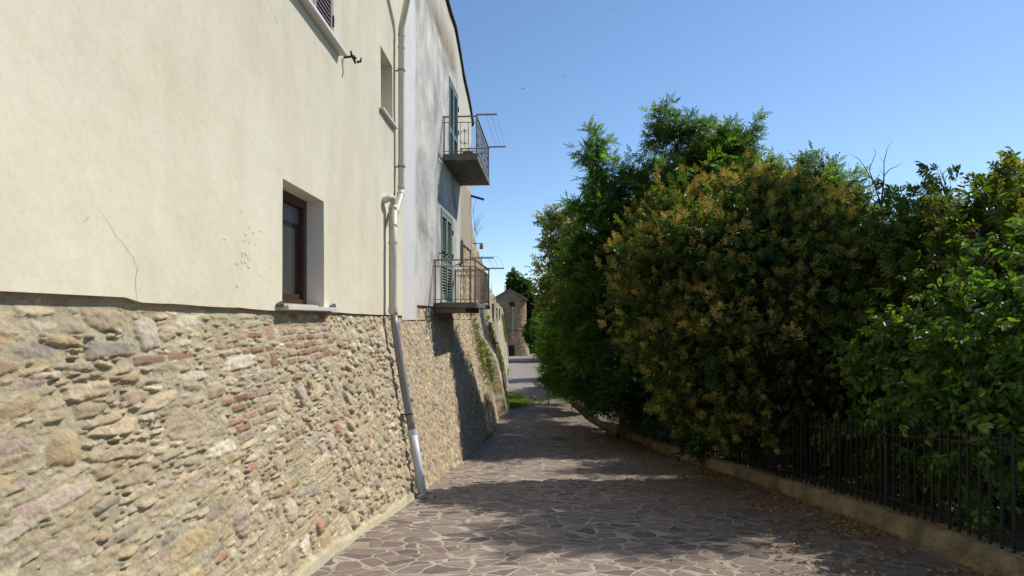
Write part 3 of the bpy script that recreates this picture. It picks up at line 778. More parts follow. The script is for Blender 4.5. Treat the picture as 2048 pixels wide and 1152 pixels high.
def balcony(y0, y1, n1, zb, zt, rail_h, matr, top_mat, near_bars, long_bars, lab, ornate):
    sl = slab("balcony", y0, y1, n1, zb, zt, M_conc, grey, int(y0 * 10))
    sl["label"] = lab
    m = .03
    for (y, n_) in ((y0 + m, n1 - m), (y1 - m, n1 - m), (y0 + m, .03), (y1 - m, .03)):
        b = MB(); b.fbox(GF, y - .014, y + .014, n_ - .014, n_ + .014, zt, zt + rail_h); b.build("post", matr, sl)
    def side(name, z, t, mt):
        b = MB()
        b.fbox(GF, y0 + m - t, y0 + m + t, 0, n1 - m + t, z, z + t * 1.2)
        b.build(name, mt, sl)
        b = MB(); b.fbox(GF, y0 + m + t, y1 - m - t, n1 - m - t, n1 - m + t, z, z + t * 1.2); b.build(name, mt, sl)
        b = MB(); b.fbox(GF, y1 - m - t, y1 - m + t, 0, n1 - m + t, z, z + t * 1.2); b.build(name, mt, sl)
    side("handrail", zt + rail_h, .02, top_mat); side("upper_rail", zt + rail_h - .12, .011, matr); side("lower_rail", zt + .06, .011, matr)
    for k in range(near_bars):
        n_ = .03 + (n1 - .06) * (k + 1) / (near_bars + 1)
        for yy in (y0 + m, y1 - m):
            b = MB(); b.fbox(GF, yy - .006, yy + .006, n_ - .006, n_ + .006, zt + .07, zt + rail_h - .12); b.build("baluster", matr, sl)
    for k in range(long_bars):
        y = y0 + m + (y1 - y0 - 2 * m) * (k + 1) / (long_bars + 1)
        b = MB(); b.fbox(GF, y - .0055, y + .0055, n1 - m - .0055, n1 - m + .0055, zt + .07, zt + rail_h - .12); b.build("baluster", matr, sl)
    if ornate:
        b = MB(); scroll(b, GF, y0 + m, n1 * .62, zt + rail_h * .46, .17, 'n'); b.fbox(GF, y0 + m - .004, y0 + m + .004, n1 * .62 - .005, n1 * .62 + .005, zt + rail_h * .2, zt + rail_h * .72); b.build("scroll_ornament", M_iron, sl)
        for k in range(4):
            b = MB(); scroll(b, GF, y0 + (y1 - y0) * (k + .5) / 4, n1 - m, zt + rail_h * .46, .17, 'y'); yc_ = y0 + (y1 - y0) * (k + .5) / 4; b.fbox(GF, yc_ - .005, yc_ + .005, n1 - m - .004, n1 - m + .004, zt + rail_h * .2, zt + rail_h * .72); b.build("scroll_ornament", M_iron, sl)
    return sl
balU = balcony(12.9, 15.4, .76, 4.98, 5.11, .80, M_rail, M_rail, 3, 15, "upper balcony with scroll ironwork and a bare concrete underside", True)
balL = balcony(11.9, 14.5, .86, 1.80, 1.89, .84, M_rust, M_rust, 6, 18, "lower balcony with rusty straight bars", False)
b = MB(); b.fbox(GF, 12.05, 14.3, .0, .62, 1.70, 1.795); b.build("support_beam", M_rust, balL)
b = MB(); b.fbox(GF, 11.93 + .001, 11.95, .40, .83, 2.50, 2.516); b.fbox(GF, 11.93, 11.95, .50, .83, 2.40, 2.414); b.build("cross_rail", M_rust, balL)
def rack(sl, y0, y1, n0, n1, z, sag, nw):
    p = GF.pt
    for y in (y0, y1):
        b = MB(); b.fbox(GF, y - .016, y + .016, n0, n1, z, z + .028); b.build("drying_arm", M_rail if sl is balU else M_steel, sl)
    for k in range(nw):
        n_ = n0 + (n1 - n0) * (k + 1.0) / nw - .02 if nw > 1 else n1
        n_ = n1 - .02 - (n1 - n0 - .12) * k / max(1, nw)
        pts = [p(y0 + (y1 - y0) * t, n_, z + .035 - sag * 4 * t * (1 - t)) for t in np.linspace(0, 1, 10)]
        b = MB(); b.tube(pts, .0028, 5); b.build("clothes_line", M_wire, sl)
rack(balU, 12.93, 15.37, .72, 1.17, 5.94, .02, 3)
rack(balL, 11.93, 14.47, .72, 1.20, 2.765, -.10, 3)
# flower pot
pt_ = GF.pt(13.25, .50, 5.112)
pot = thing("flower_pot", pt_, "small terracotta pot with dry stems standing on the upper balcony", "flower pot")
b = MB(); c = Vector(pt_); b.tube([c, c + Vector((0, 0, .10)), c + Vector((0, 0, .105)), c + Vector((0, 0, .135))], [.075, .105, .118, .118], 16); b.build("pot", M_terra, pot, smooth=False)
b = MB()
for k in range(7): b.tube([c + Vector((rr.uniform(-.05, .05), rr.uniform(-.05, .05), .13)), c + Vector((rr.uniform(-.08, .1), rr.uniform(-.08, .08), rr.uniform(.2, .3)))], .003, 4)
b.build("stem", M_twig, pot)
hook(GF, 12.45, 2.93, grey, 1.2); hook(GF, 14.62, 2.88, grey, 1.2)
b = MB(); p = GF.pt; b.tube([p(17.42, -.1, 5.16), p(17.42, .38, 5.02)], .035, 6); b.build("projecting_beam", M_hook, grey)

# ------------------------------------------------------------------ OLD TOWN WALL
PALT = [((.50, .42, .28), 5), ((.42, .35, .25), 4), ((.36, .31, .24), 3), ((.56, .49, .37), 3), ((.28, .27, .25), 2), ((.52, .38, .22), 2)]
def xT(y): return np.interp(y, [17.5, 22, 26, 31, 47, 60, 100, 130], [-1.18, -1.08, -1.0, -.98, -.95, -1.0, -1.4, -1.4])
def ztT(y):
    return np.interp(y, [17.5, 17.9, 18.3, 19.5, 22, 26, 31, 40, 47, 60, 80, 104], [5.5, 5.2, 4.3, 4.0, 3.75, 3.2, 2.75, 2.6, 2.5, 2.6, 2.6, 2.3]) + (fbm(y, y * 0, .7, 5, 4) - .5) * .6
tw = thing("town_wall", (-1.0, 24, g1(24)), "crumbling old rubble town wall running on from the grey house to the round tower", "wall")
def tw_xy(Y, Z, H):
    butt = np.where((Y > 20.2) & (Y < 22.6), np.clip((1.0 - Z) * .35, 0, .30), 0) + np.where((Y > 33) & (Y < 36), np.clip((.6 - Z) * .25, 0, .42), 0)
    relief = (fbm(Y, Z, 1.6, 3, 3) - .5) * .10
    far = np.clip((Y - 24) / 10, 0, 1)
    n = -.045 + (.21 - .08 * far) * np.maximum(0, 1.66 - Z) + H + butt * (1 - far * .4) + relief
    return np.stack([xT(Y) + n, Y, Z], -1)
Yg, Zg, H, C = stonefield(17.5, 32, -3.0, 5.7, .035, [(1200, .2, .34), (6000, .12, .22), (9000, .09, .14)], 31, (.40, .34, .24), PALT, lambda y, z, r: 2 if r.random() < .7 else 1, amp=.5)
YY, ZZ = np.meshgrid(Yg, Zg)
st = np.clip((fbm(YY * 1.4, ZZ * .45, 1.0, 5, 4) - .52) * 5, 0, 1)[..., None]
C = C * (1 - st * .6) + st * .6 * np.array((.16, .15, .12))
wall_from_field("masonry", Yg, Zg, H, C, tw_xy, M_stone_far, tw, ztop=ztT)
Yg, Zg, H, C = stonefield(31.9, 104, -6.0, 3.1, .10, [(1500, .35, .7), (5000, .22, .4)], 33, (.42, .36, .26), PALT, lambda y, z, r: 2 if r.random() < .5 else 0, amp=.5)
YY, ZZ = np.meshgrid(Yg, Zg)
st = np.clip((fbm(YY * 1.0, ZZ * .35, 2.0, 5, 4) - .5) * 5, 0, 1)[..., None]
C = C * (1 - st * .55) + st * .55 * np.array((.17, .155, .12))
wall_from_field("masonry", Yg, Zg, H, C, tw_xy, M_stone_far, tw, ztop=ztT)
# thickness of the wall (top and back)
b = MB()
for a in np.arange(17.5, 103.5, .5):
    c = a + .5; p = lambda y, n_, z: (float(xT(y)) + n_, y, z)
    za, zc_ = float(ztT(a)) - .03, float(ztT(c)) - .03
    b.hexa([p(a, -.9, -6), p(a, -.12, -6), p(c, -.12, -6), p(c, -.9, -6), p(a, -.9, za), p(a, -.09, za), p(c, -.09, zc_), p(c, -.9, zc_)])
b.build("wall_core", M_conc, tw)
for (y, z) in ((30.8, 2.0), (45.5, 2.0), (38, 1.9)):
    b = MB(); b.box(float(xT(y)) - .2, float(xT(y)) + .03, y, y + 1.1, z - .6, z + .3); b.build("slot_window", M_dark, tw)
for (y0, y1, z1, w_) in ((20.25, 22.5, .92, .20), (33.1, 36.9, .75, .28)):
    pass
# lamp on arm
lp = (float(xT(18.4)) + .0, 18.4, 3.85)
lm = thing("wall_lamp", lp, "small lantern hanging from an iron arm on the crumbling wall above the lower balcony", "lamp")
b = MB(); b.tube([(lp[0] - .1, 18.4, 3.87), (lp[0] + .27, 18.4, 3.87)], .014, 6); b.build("arm", M_hook, lm)
b = MB(); x = lp[0] + .22; b.box(x - .055, x + .055, 18.34, 18.46, 3.70, 3.82); b.box(x - .035, x + .035, 18.37, 18.43, 3.82, 3.865); b.build("lantern", M_steel, lm)

# ------------------------------------------------------------------ TOWER
GZT = g1(106)
tower = thing("tower", (0, 108, GZT), "old stone tower with flared foot and gable roof at the end of the path", "tower")
def tower_ring(off):
    """plan outline, counterclockwise: front is y=106"""
    pts = []
    L, R, Fy, By = -3.6 - off, 2.62 + off, 106 - off * .35, 114
    r_ = 3.2
    pts.append((L, By)); pts += [(L, y) for y in np.linspace(113, Fy + .01, 8)]
    pts += [(x, Fy) for x in np.linspace(L + .2, R - r_, 60)]
    for k in range(1, 41):
        t = -math.pi / 2 + math.pi / 2 * k / 40; pts.append((R - r_ + r_ * math.cos(t), Fy + r_ + r_ * math.sin(t)))
    pts += [(R, y) for y in np.linspace(Fy + r_ + .4, By, 8)]
    return pts
zs_ = np.linspace(GZT - .6, 4.72, 150)
rings = []; cols = []
for z in zs_:
    off = max(0, (-.5 - z)) * .16
    if abs(z + .47) < .1: off += .20
    rg = tower_ring(off)
    for i, (x, y) in enumerate(rg):
        k = (float(fbm(x * 1.3 + y * .7, z * 1.6, .5, 4, 3)) - .5) * .16
        d = Vector((x - 0, y - 110)).normalized(); rings.append((x + d.x * k, y + d.y * k, z))
        base = np.array((.42, .30, .165)) if z < -.4 else np.array((.36, .25, .135))
        v = .45 + 1.1 * float(fbm(x + y * .8, z * 1.7, .5, 2, 3)); sg = float(fbm(x * .6 + y * .4, z * .3, 1.0, 3, 3))
        c_ = base * v * (1 - .5 * max(0, (sg - .5) * 2))
        cols.append(c_)
nR = len(rg)
F = []
for i in range(len(zs_) - 1):
    for k in range(nR - 1): F.append((i * nR + k, i * nR + k + 1, (i + 1) * nR + k + 1, (i + 1) * nR + k))
np_obj("wall", rings, F, M_stone_far, parent=tower, smooth=True, colr=np.array(cols))
# gable infill
b = MB(); b.add([(-3.6, 106.03, 4.72), (2.5, 106.6, 4.72), (-.5, 106.03, 6.42)], [(0, 1, 2)])
b.add([(-3.6, 106.03, 4.72), (-.5, 106.03, 6.42), (-3.6, 113, 4.72)], [(0, 1, 2)]); b.build("gable", simple("gable_stone", (.36, .30, .22), .95, .25, 2, bstr=.9), tower)
b = MB()
for (xa, za, xb, zb_) in ((-3.85, 4.55, -.5, 6.45), (-.5, 6.45, 2.85, 4.6)):
    b.hexa([(xa, 105.75, za), (xb, 105.75, zb_), (xb, 114.3, zb_), (xa, 114.3, za), (xa, 105.75, za + .14), (xb, 105.75, zb_ + .14), (xb, 114.3, zb_ + .14), (xa, 114.3, za + .14)])
    for k in range(18):   # ribs of curved tiles
        y = 105.9 + k * .47
        b.tube([(xa, y, za + .15), (xb, y, zb_ + .15)], .09, 6)
b.build("roof", M_tile, tower)
b = MB(); b.box(-.45, .45, 105.90, 106.3, 3.55, 4.35); b.build("window", M_dark, tower)
b = MB(); b.box(-.5, .42, 105.2, 106.2, GZT - .2, -3.3); b.build("door", M_dark, tower)
b = MB(); b.tube([(.14, 105.85, 3.5), (.14, 105.85, -.45), (.17, 105.5, -2.4)], .045, 8); b.build("drainpipe", M_pipe_w, tower)
b = MB(); b.box(-3.4, 1.0, 105.85, 106.2, -.58, -.46); b.build("string_course", M_conc, tower)

# ------------------------------------------------------------------ IRON FENCE
FY0, FY1 = -2.0, 17.8
fence = thing("iron_fence", (float(cx_(8)) + .12, 8, g1(8) + .22), "black iron railing fence standing on the low kerb wall", "fence")
def fp_(y, z): return (float(cx_(y)) + .13, y, g1(y) + z)
yy = list(np.arange(FY0, FY1 + .01, .3))
for z, r_ in ((.30, .014), (.93, .016)):
    b = MB()
    for a, c in zip(yy[:-1], yy[1:]):
        p, q = fp_(a, z), fp_(c, z)
        b.hexa([(p[0] - r_, p[1], p[2] - .006), (p[0] + r_, p[1], p[2] - .006), (q[0] + r_, q[1], q[2] - .006), (q[0] - r_, q[1], q[2] - .006), (p[0] - r_, p[1], p[2] + .01), (p[0] + r_, p[1], p[2] + .01), (q[0] + r_, q[1], q[2] + .01), (q[0] - r_, q[1], q[2] + .01)])
    b.build("rail", M_iron, fence)
y = FY0; bars = []
while y < FY1: bars.append(y); y += .125
vis = [y for y in bars if y > 3.4][:100]
rest = MB()
for y in bars:
    post = abs((y - FY0) / 2.0 - round((y - FY0) / 2.0)) < .01
    x, yy_, z0 = fp_(y, .15); z1 = g1(y) + (1.08 if post else 1.01); r_ = .02 if post else .0085
    b = rest if (y not in vis and not post) else MB()
    tx, ty = random.gauss(0, .006), random.gauss(0, .006)
    b.hexa([(x - r_, yy_ - r_, z0), (x + r_, yy_ - r_, z0), (x + r_, yy_ + r_, z0), (x - r_, yy_ + r_, z0), (x - r_ + tx, yy_ - r_ + ty, z1), (x + r_ + tx, yy_ - r_ + ty, z1), (x + r_ + tx, yy_ + r_ + ty, z1), (x - r_ + tx, yy_ + r_ + ty, z1)])
    b.add([(x - r_ + tx, yy_ - r_ + ty, z1), (x + r_ + tx, yy_ - r_ + ty, z1), (x + r_ + tx, yy_ + r_ + ty, z1), (x - r_ + tx, yy_ + r_ + ty, z1), (x + tx, yy_ + ty, z1 + .05)], [(0, 1, 4), (1, 2, 4), (2, 3, 4), (3, 0, 4)])
    if b is not rest: b.build("post" if post else "bar", M_iron, fence)
o = rest.build("bar", M_iron, fence); o["kind"] = "stuff"

# drain covers in the paving
def grate(name, px, y, w_, d_, label, slots):
    z = g1(y) + .012; x = px
    t = thing(name, (x, y, z), label, "drain cover")
    sl_ = (g1(y + .5) - g1(y - .5))
    b = MB(); q = lambda a, c, e: (x + a, y + c, z + e + c * sl_)
    def bx(a0, a1, c0, c1, e0, e1, m=0): b.hexa([q(a0, c0, e0), q(a1, c0, e0), q(a1, c1, e0), q(a0, c1, e0), q(a0, c0, e1), q(a1, c0, e1), q(a1, c1, e1), q(a0, c1, e1)], m)
    bx(-w_, w_, -d_, -d_ + .04, -.03, .012); bx(-w_, w_, d_ - .04, d_, -.03, .012); bx(-w_, -w_ + .04, -d_ + .04, d_ - .04, -.03, .012); bx(w_ - .04, w_, -d_ + .04, d_ - .04, -.03, .012)
    b.build("frame", M_steel, t)
    b = MB()
    for k in range(slots):
        a = -w_ + .05 + (2 * w_ - .1) * (k + .25) / slots; bx(a, a + (2 * w_ - .1) / slots * .5, -d_ + .04, d_ - .04, -.02, .006)
    b.build("grate_bars", M_steel, t)
    b = MB(); bx(-w_ + .02, w_ - .02, -d_ + .02, d_ - .02, -.02, .001); b.build("drain_pit", M_dark, t)
grate("drain_grate", 1.2, 15.3, .22, .22, "dark slotted iron drain grate in the middle of the shaded path", 7)
grate("drain_cover", 2.2, 15.6, .3, .16, "narrow metal drain cover in a patch of sun by the kerb", 3)

# ------------------------------------------------------------------ VEGETATION
def quads_leaf(L, W, fold=.25, droop=.15):
    """leaf along +x: two halves folded on the midrib, rounded outline"""
    d = -droop * L
    v = [(0, 0, 0), (L, 0, d), (L * .66, W * .40, fold * W * .8 + d * .35), (L * .28, W * .48, fold * W), (L * .66, -W * .40, fold * W * .8 + d * .35), (L * .28, -W * .48, fold * W)]
    return v, [(0, 1, 2, 3), (0, 5, 4, 1)]
def leaflet(l, w): return [(0, 0, 0), (l * .5, w * .55, 0), (l, 0, -l * .12), (l * .5, -w * .55, 0)]
def xf(v, rotz=0, roty=0, off=(0, 0, 0), rotx=0):
    M = Matrix.Rotation(rotz, 3, 'Z') @ Matrix.Rotation(roty, 3, 'Y') @ Matrix.Rotation(rotx, 3, 'X')
    return [tuple(M @ Vector(p) + Vector(off)) for p in v]
class T:
    def __init__(s): s.v = []; s.f = []; s.k = []
    def add(s, v, f, k=1.0):
        b = len(s.v); s.v += v; s.f += [tuple(b + i for i in q) for q in f]; s.k += [k] * len(v)
    def arr(s): return np.array(s.v, float), np.array(s.f, np.int32), np.array(s.k, float)
def stem(t, a, b, w, k=.5):
    a, b = Vector(a), Vector(b); d = (b - a).normalized(); s_ = d.cross(Vector((0, 0, 1)));
    s_ = (s_.normalized() if s_.length > .01 else Vector((1, 0, 0))) * w; u = d.cross(s_)
    t.add([tuple(a - s_), tuple(a + s_), tuple(b + s_), tuple(b - s_)], [(0, 1, 2, 3)], k)
    t.add([tuple(a - u), tuple(a + u), tuple(b + u), tuple(b - u)], [(0, 1, 2, 3)], k)
def tpl_pinnate(r, L=.24, pairs=6, l=.045, w=.02):
    t = T(); stem(t, (0, 0, 0), (L, 0, -.03 * L / .24), .002, .8)
    for i in range(pairs):
        x = L * (.18 + .8 * i / pairs); z = -.03 * x / L * L / .24
        for sg in (1, -1):
            v = leaflet(l * r.uniform(.8, 1.15), w)
            v = xf(v, sg * r.uniform(1.0, 1.35), r.uniform(-.1, .35), (x, 0, z), r.uniform(-.4, .4))
            t.add(v, [(0, 1, 2, 3)], r.uniform(.8, 1.2))
    v = leaflet(l, w); t.add(xf(v, 0, .1, (L, 0, -.03 * L / .24)), [(0, 1, 2, 3)])
    return t.arr()
def tpl_spray(r, n=5, **k):
    """short twig carrying several pinnate leaves"""
    t = T(); stem(t, (0, 0, 0), (.28, 0, 0), .004, .45)
    for i in range(n):
        v, f, kk = tpl_pinnate(r, **k)
        v = xf([tuple(q) for q in v], (1 if i % 2 else -1) * r.uniform(.4, 1.2), r.uniform(-.5, .25), (.28 * (i + 1) / n, 0, 0), r.uniform(-.6, .6))
        b = len(t.v); t.v += v; t.f += [tuple(b + q for q in ff) for ff in f]; t.k += list(kk * r.uniform(.85, 1.15))
    return t.arr()
def tpl_sprig(r, n=9, L=.2, l=.085, w=.035, droop=.5):
    t = T(); stem(t, (0, 0, 0), (L, 0, 0), .003, .5)
    for i in range(n):
        v, f = quads_leaf(l * r.uniform(.7, 1.15), w * r.uniform(.8, 1.1), .2, droop)
        a = (1 if i % 2 else -1) * r.uniform(.5, 1.5)
        t.add(xf(v, a, r.uniform(-.3, .7), (L * (i + .6) / n, 0, 0), r.uniform(-.7, .7)), f, r.uniform(.7, 1.3))
    return t.arr()
def tpl_elder(r, l=.10, w=.045):
    t = T()
    for j in range(3):
        a0 = r.uniform(-1.6, 1.6); L = r.uniform(.16, .22); T2 = T(); stem(T2, (0, 0, 0), (L, 0, 0), .0025, .8)
        for (x, a) in ((.45, 1.1), (.45, -1.1), (.8, .9), (.8, -.9), (1, 0)):
            v, f = quads_leaf(l * r.uniform(.85, 1.15), w, .12, r.uniform(.15, .5)); T2.add(xf(v, a, r.uniform(0, .5), (L * x, 0, 0), r.uniform(-.3, .3)), f, r.uniform(.85, 1.15))
        v = xf(T2.v, a0, r.uniform(-.5, .3), (0, 0, 0), r.uniform(-.4, .4)); b = len(t.v)
        t.v += v; t.f += [tuple(b + q for q in ff) for ff in T2.f]; t.k += T2.k
    return t.arr()
def tpl_broad(r, n=6, l=.10, w=.06):
    t = T(); stem(t, (0, 0, 0), (.2, 0, 0), .003, .5)
    for i in range(n):
        v, f = quads_leaf(l * r.uniform(.7, 1.15), w * r.uniform(.8, 1.1), .12, r.uniform(.1, .6))
        t.add(xf(v, (1 if i % 2 else -1) * r.uniform(.3, 1.4), r.uniform(-.2, .9), (.2 * (i + .6) / n, 0, 0), r.uniform(-.5, .5)), f, r.uniform(.75, 1.25))
    return t.arr()
def tpl_panicle(r, L=.20):
    """upright cone of thin side stalks set with tiny flowers"""
    t = T(); stem(t, (0, 0, 0), (L, 0, 0), .003, .8)
    for i in range(8):
        x = L * (.12 + .8 * i / 8); ln = (L - x) * .55 + .015
        for k in range(3):
            a = r.uniform(0, 6.28); d = Vector((.55, math.cos(a), math.sin(a))).normalized()
            e = Vector((x, 0, 0)) + d * ln; s_ = Vector((0, -math.sin(a), math.cos(a))) * .0034
            b0 = Vector((x, 0, 0)); mid = (b0 + e) / 2
            t.add([tuple(b0), tuple(mid + s_ * 1.4), tuple(e), tuple(mid - s_ * 1.4)], [(0, 1, 2, 3)], r.uniform(.8, 1.25))
            s2 = d.cross(s_.normalized()) * .0045
            t.add([tuple(b0), tuple(mid + s2), tuple(e), tuple(mid - s2)], [(0, 1, 2, 3)], r.uniform(.8, 1.25))
    return t.arr()
RT = random.Random(77)
TP_ROB = [tpl_spray(RT, 5, L=.19, pairs=4, l=.055, w=.036) for _ in range(5)]
TP_BIGPIN = [tpl_spray(RT, 3, L=.34, pairs=7, l=.075, w=.028) for _ in range(3)]
TP_PRIV = [tpl_sprig(RT, 10, .2, .09, .036, .55) for _ in range(4)]
TP_SMALL = [tpl_sprig(RT, 9, .16, .05, .028, .3) for _ in range(3)]
TP_ELD = [tpl_elder(RT) for _ in range(4)]
TP_BROAD = [tpl_broad(RT) for _ in range(4)]
TP_PAN = [tpl_panicle(RT) for _ in range(3)]
TP_FAR = [tpl_sprig(RT, 8, .5, .26, .17, .2) for _ in range(2)]

def scatter(tpls, pos, fwd, up, scale, base, jitter=.25, hue=.08, seed=1):
    r = np.random.default_rng(seed); n = len(pos); pick = r.integers(0, len(tpls), n)
    Vs, Fs, Cs = [], [], []; off = 0
    for k, (tv, tf, tk) in enumerate(tpls):
        I = np.where(pick == k)[0]
        if not len(I): continue
        f = fwd[I] / (np.linalg.norm(fwd[I], axis=1, keepdims=True) + 1e-9)
        s = np.cross(up[I], f); s /= (np.linalg.norm(s, axis=1, keepdims=True) + 1e-9); u = np.cross(f, s)
        V = pos[I][:, None] + scale[I][:, None, None] * (tv[None, :, :1] * f[:, None] + tv[None, :, 1:2] * s[:, None] + tv[None, :, 2:] * u[:, None])
        m = len(tv)
        F = tf[None] + (np.arange(len(I)) * m)[:, None, None] + off
        b = base[I] if base.ndim == 2 else np.tile(base, (len(I), 1))
        br = 1 + r.uniform(-jitter, jitter, (len(I), 1, 1)); hs = 1 + r.uniform(-hue, hue, (len(I), 1, 3))
        Cc = b[:, None] * tk[None, :, None] * br * hs
        Vs.append(V.reshape(-1, 3)); Fs.append(F.reshape(-1, tf.shape[1])); Cs.append(Cc.reshape(-1, 3)); off += len(I) * m
    return np.concatenate(Vs), np.concatenate(Fs), np.clip(np.concatenate(Cs), 0, 1)

def bl(px, py, y, r, rz=None, ry=None):
    """blob given by where it stands: converts a sight line and distance to a centre"""
    return ((px - 1024) / 1200 * y, y, 1.6 + (635 - py) / 1200 * y, r, rz or r, ry or r)

def sample(blobs, dens, clump=.16, shell=.45, seed=1, csize=14):
    """points inside ellipsoid blobs, gathered in clumps, biased to the outside; returns pos, outward dir"""
    r = np.random.default_rng(seed); P, D = [], []
    for (x, y, z, R, Rz, Ry) in blobs:
        n = int(dens * R * Rz * Ry / ((R * Rz * Ry) ** (1 / 3))); K = max(4, n // csize)
        d = r.normal(size=(K, 3)); d /= np.linalg.norm(d, axis=1, keepdims=True)
        rad = (shell + (1 - shell) * r.random((K, 1)) ** .6)
        cc = d * rad
        idx = r.integers(0, K, n)
        q = cc[idx] + r.normal(size=(n, 3)) * clump
        P.append(np.array([x, y, z]) + q * np.array([R, Ry, Rz])); D.append(q)
    return np.concatenate(P), np.concatenate(D)

def limbs(base, blobs, r0, seed, fork=.35, twigs=5, top=None):
    r = random.Random(seed); b = MB(); base = Vector(base)
    cen = Vector((sum(q[0] for q in blobs) / len(blobs), sum(q[1] for q in blobs) / len(blobs), sum(q[2] for q in blobs) / len(blobs)))
    hgt = max(q[2] for q in blobs) - base.z
    F = base + (Vector((cen.x, cen.y, base.z + hgt * fork)) - base) * Vector((1, 1, 1)).x
    F = Vector((base.x + (cen.x - base.x) * .35, base.y + (cen.y - base.y) * .35, base.z + hgt * fork))
    b.tube([base - Vector((0, 0, .3)), base + Vector((0, 0, .1)), base.lerp(F, .5) + Vector((r.uniform(-.06, .06), r.uniform(-.06, .06), 0)), F], [r0 * 1.35, r0 * 1.1, r0 * .9, r0 * .75], 9)
    for q in blobs:
        c = Vector(q[:3]); s_ = base.lerp(F, r.uniform(.75, 1.0)); L = (c - s_).length
        m1 = s_.lerp(c, .35) + Vector((r.uniform(-.1, .1), r.uniform(-.1, .1), .08)) * L * .5; m2 = s_.lerp(c, .7) + Vector((r.uniform(-.1, .1), r.uniform(-.1, .1), .04)) * L * .5
        rr_ = r0 * min(.55, .22 + q[3] * .18)
        b.tube([s_, m1, m2, c], [rr_, rr_ * .75, rr_ * .5, rr_ * .25], 6)
        for _ in range(twigs):
            d = Vector((r.gauss(0, 1), r.gauss(0, 1), r.gauss(.3, 1))).normalized(); st_ = m2.lerp(c, r.random())
            e = c + Vector((d.x * q[3], d.y * q[5], d.z * q[4])) * r.uniform(.55, .95)
            b.tube([st_, st_.lerp(e, .5) + Vector((0, 0, .05)), e], [rr_ * .3, rr_ * .18, .004], 4)
    return b

def plant(name, label, cat, base, blobs, tpls, mat, colr, dens, seed=1, scale=1.0, r0=.08, group=None, droop=-.25, clump=.16, shell=.45, fork=.35, trunk_name="trunk", twigs=5, jit=.3, flat=.7, csize=14, bark=None, part="crown", rnd=.6):
    t = thing(name, base, label, cat, group)
    limbs(base, blobs, r0, seed, fork, twigs).build(trunk_name, bark or M_bark, t, smooth=True)
    P, D = sample(blobs, dens, clump, shell, seed, csize)
    r = np.random.default_rng(seed + 5); n = len(P)
    keep = (P[:, 2] > gz(P[:, 1]) + .03) & (P[:, 0] > xT(P[:, 1]) - 0 + 1.0)
    P, D = P[keep], D[keep]; n = len(P)
    fwd = D * [1, 1, .6] + r.normal(size=(n, 3)) * rnd + np.array([0, 0, droop])
    up = np.array([0, 0, 1.0]) * flat + r.normal(size=(n, 3)) * .45
    sc = scale * r.uniform(.7, 1.2, n)
    base_c = np.array(colr, float)
    if base_c.ndim == 2:
        base_c = base_c[r.integers(0, len(base_c), n)]
    V, F, C = scatter(tpls, P, fwd, up, sc, base_c, jit, .1, seed)
    np_obj(part, V, F, mat, parent=t, colr=C)
    return t, P, D

GREENS = lambda *c: np.array(c)
# --- big robinia behind the kerb
gA = (3.9, 17.3, g1(17.3) + .05)
blA = [bl(1350, 262, 17.0, .75, .6), bl(1395, 300, 17.2, .9, .6), bl(1450, 330, 17.5, .75, .6), bl(1400, 370, 17, 1.4, .9), bl(1310, 385, 16.6, 1.0, .8), bl(1340, 450, 16.6, 1.5, 1.1), bl(1455, 400, 17.3, 1.2), bl(1240, 400, 16.4, .75), bl(1265, 470, 16.4, 1.1), bl(1200, 455, 16.2, .75), bl(1210, 395, 16.2, .4),
       bl(1300, 560, 16.2, 1.6), bl(1230, 560, 16.0, 1.1), bl(1185, 540, 16.6, .8), bl(1400, 520, 17, 1.7), bl(1270, 660, 16, 1.3), bl(1205, 640, 16.0, 1.0), bl(1475, 290, 17.6, .55, .45), bl(1495, 250, 17.6, .3, .2), bl(1440, 290, 17.4, .7, .5), bl(1500, 350, 17.4, .6), bl(1330, 700, 15.6, 1.4), bl(1450, 620, 17, 1.6), bl(1360, 245, 17, .4, .3), bl(1230, 720, 15.8, 1.0)]
plant("robinia_tree", "tallest dark green tree with small feathery leaflets rising behind the flowering bush", "tree", gA, blA, TP_ROB, M_leaf, [(.06, .11, .025), (.075, .13, .03), (.05, .085, .02), (.12, .15, .035), (.09, .155, .03)], 330, 3, 1.1, .13, clump=.15, shell=.2, twigs=9, csize=10, flat=1.0, rnd=.8)
# left spire of the robinia: a slender young tree
gS = (2.9, 15.6, g1(15.6) + .05)
blS = [bl(1190, 285, 15.8, .28, .3), bl(1172, 305, 15.8, .3, .28), bl(1205, 318, 15.8, .32, .3), bl(1190, 345, 15.8, .22, .35), bl(1170, 415, 15.8, .5, .4), bl(1175, 480, 16.4, .5), bl(1165, 540, 17, .6), bl(1152, 600, 17.5, .65), bl(1150, 650, 17, .8), bl(1190, 700, 16, .8), bl(1120, 680, 18.5, .7)]
plant("young_robinia_tree", "slender feathery tree with a lone spire of leaves, nearest to the path behind the kerb", "tree", gS, blS, TP_ROB, M_leaf, [(.07, .14, .025), (.11, .19, .035), (.08, .14, .02)], 400, 4, 1.0, .07, clump=.18, shell=.2, twigs=7, csize=10, flat=1.0, rnd=.8)
# pale yellow-green flowering tree further on
gB = (2.9, 25.5, g1(25.5) + .05)
blB = [bl(1122, 435, 24, .75, .5), bl(1140, 465, 24, .9), bl(1108, 475, 24.5, .6), bl(1130, 540, 24.5, 1.1), bl(1110, 590, 25, .85), bl(1095, 545, 25.5, .4, .3), bl(1128, 640, 25, 1.0), bl(1095, 520, 25.5, .35, .25)]
plant("yellow_tree", "pale yellow green tree with creamy flower tufts, left of the tall dark tree", "tree", gB, blB, TP_SMALL, M_flower, [(.36, .38, .10), (.24, .30, .06), (.48, .46, .17), (.16, .22, .04)], 500, 5, 2.0, .10, clump=.16, shell=.4)
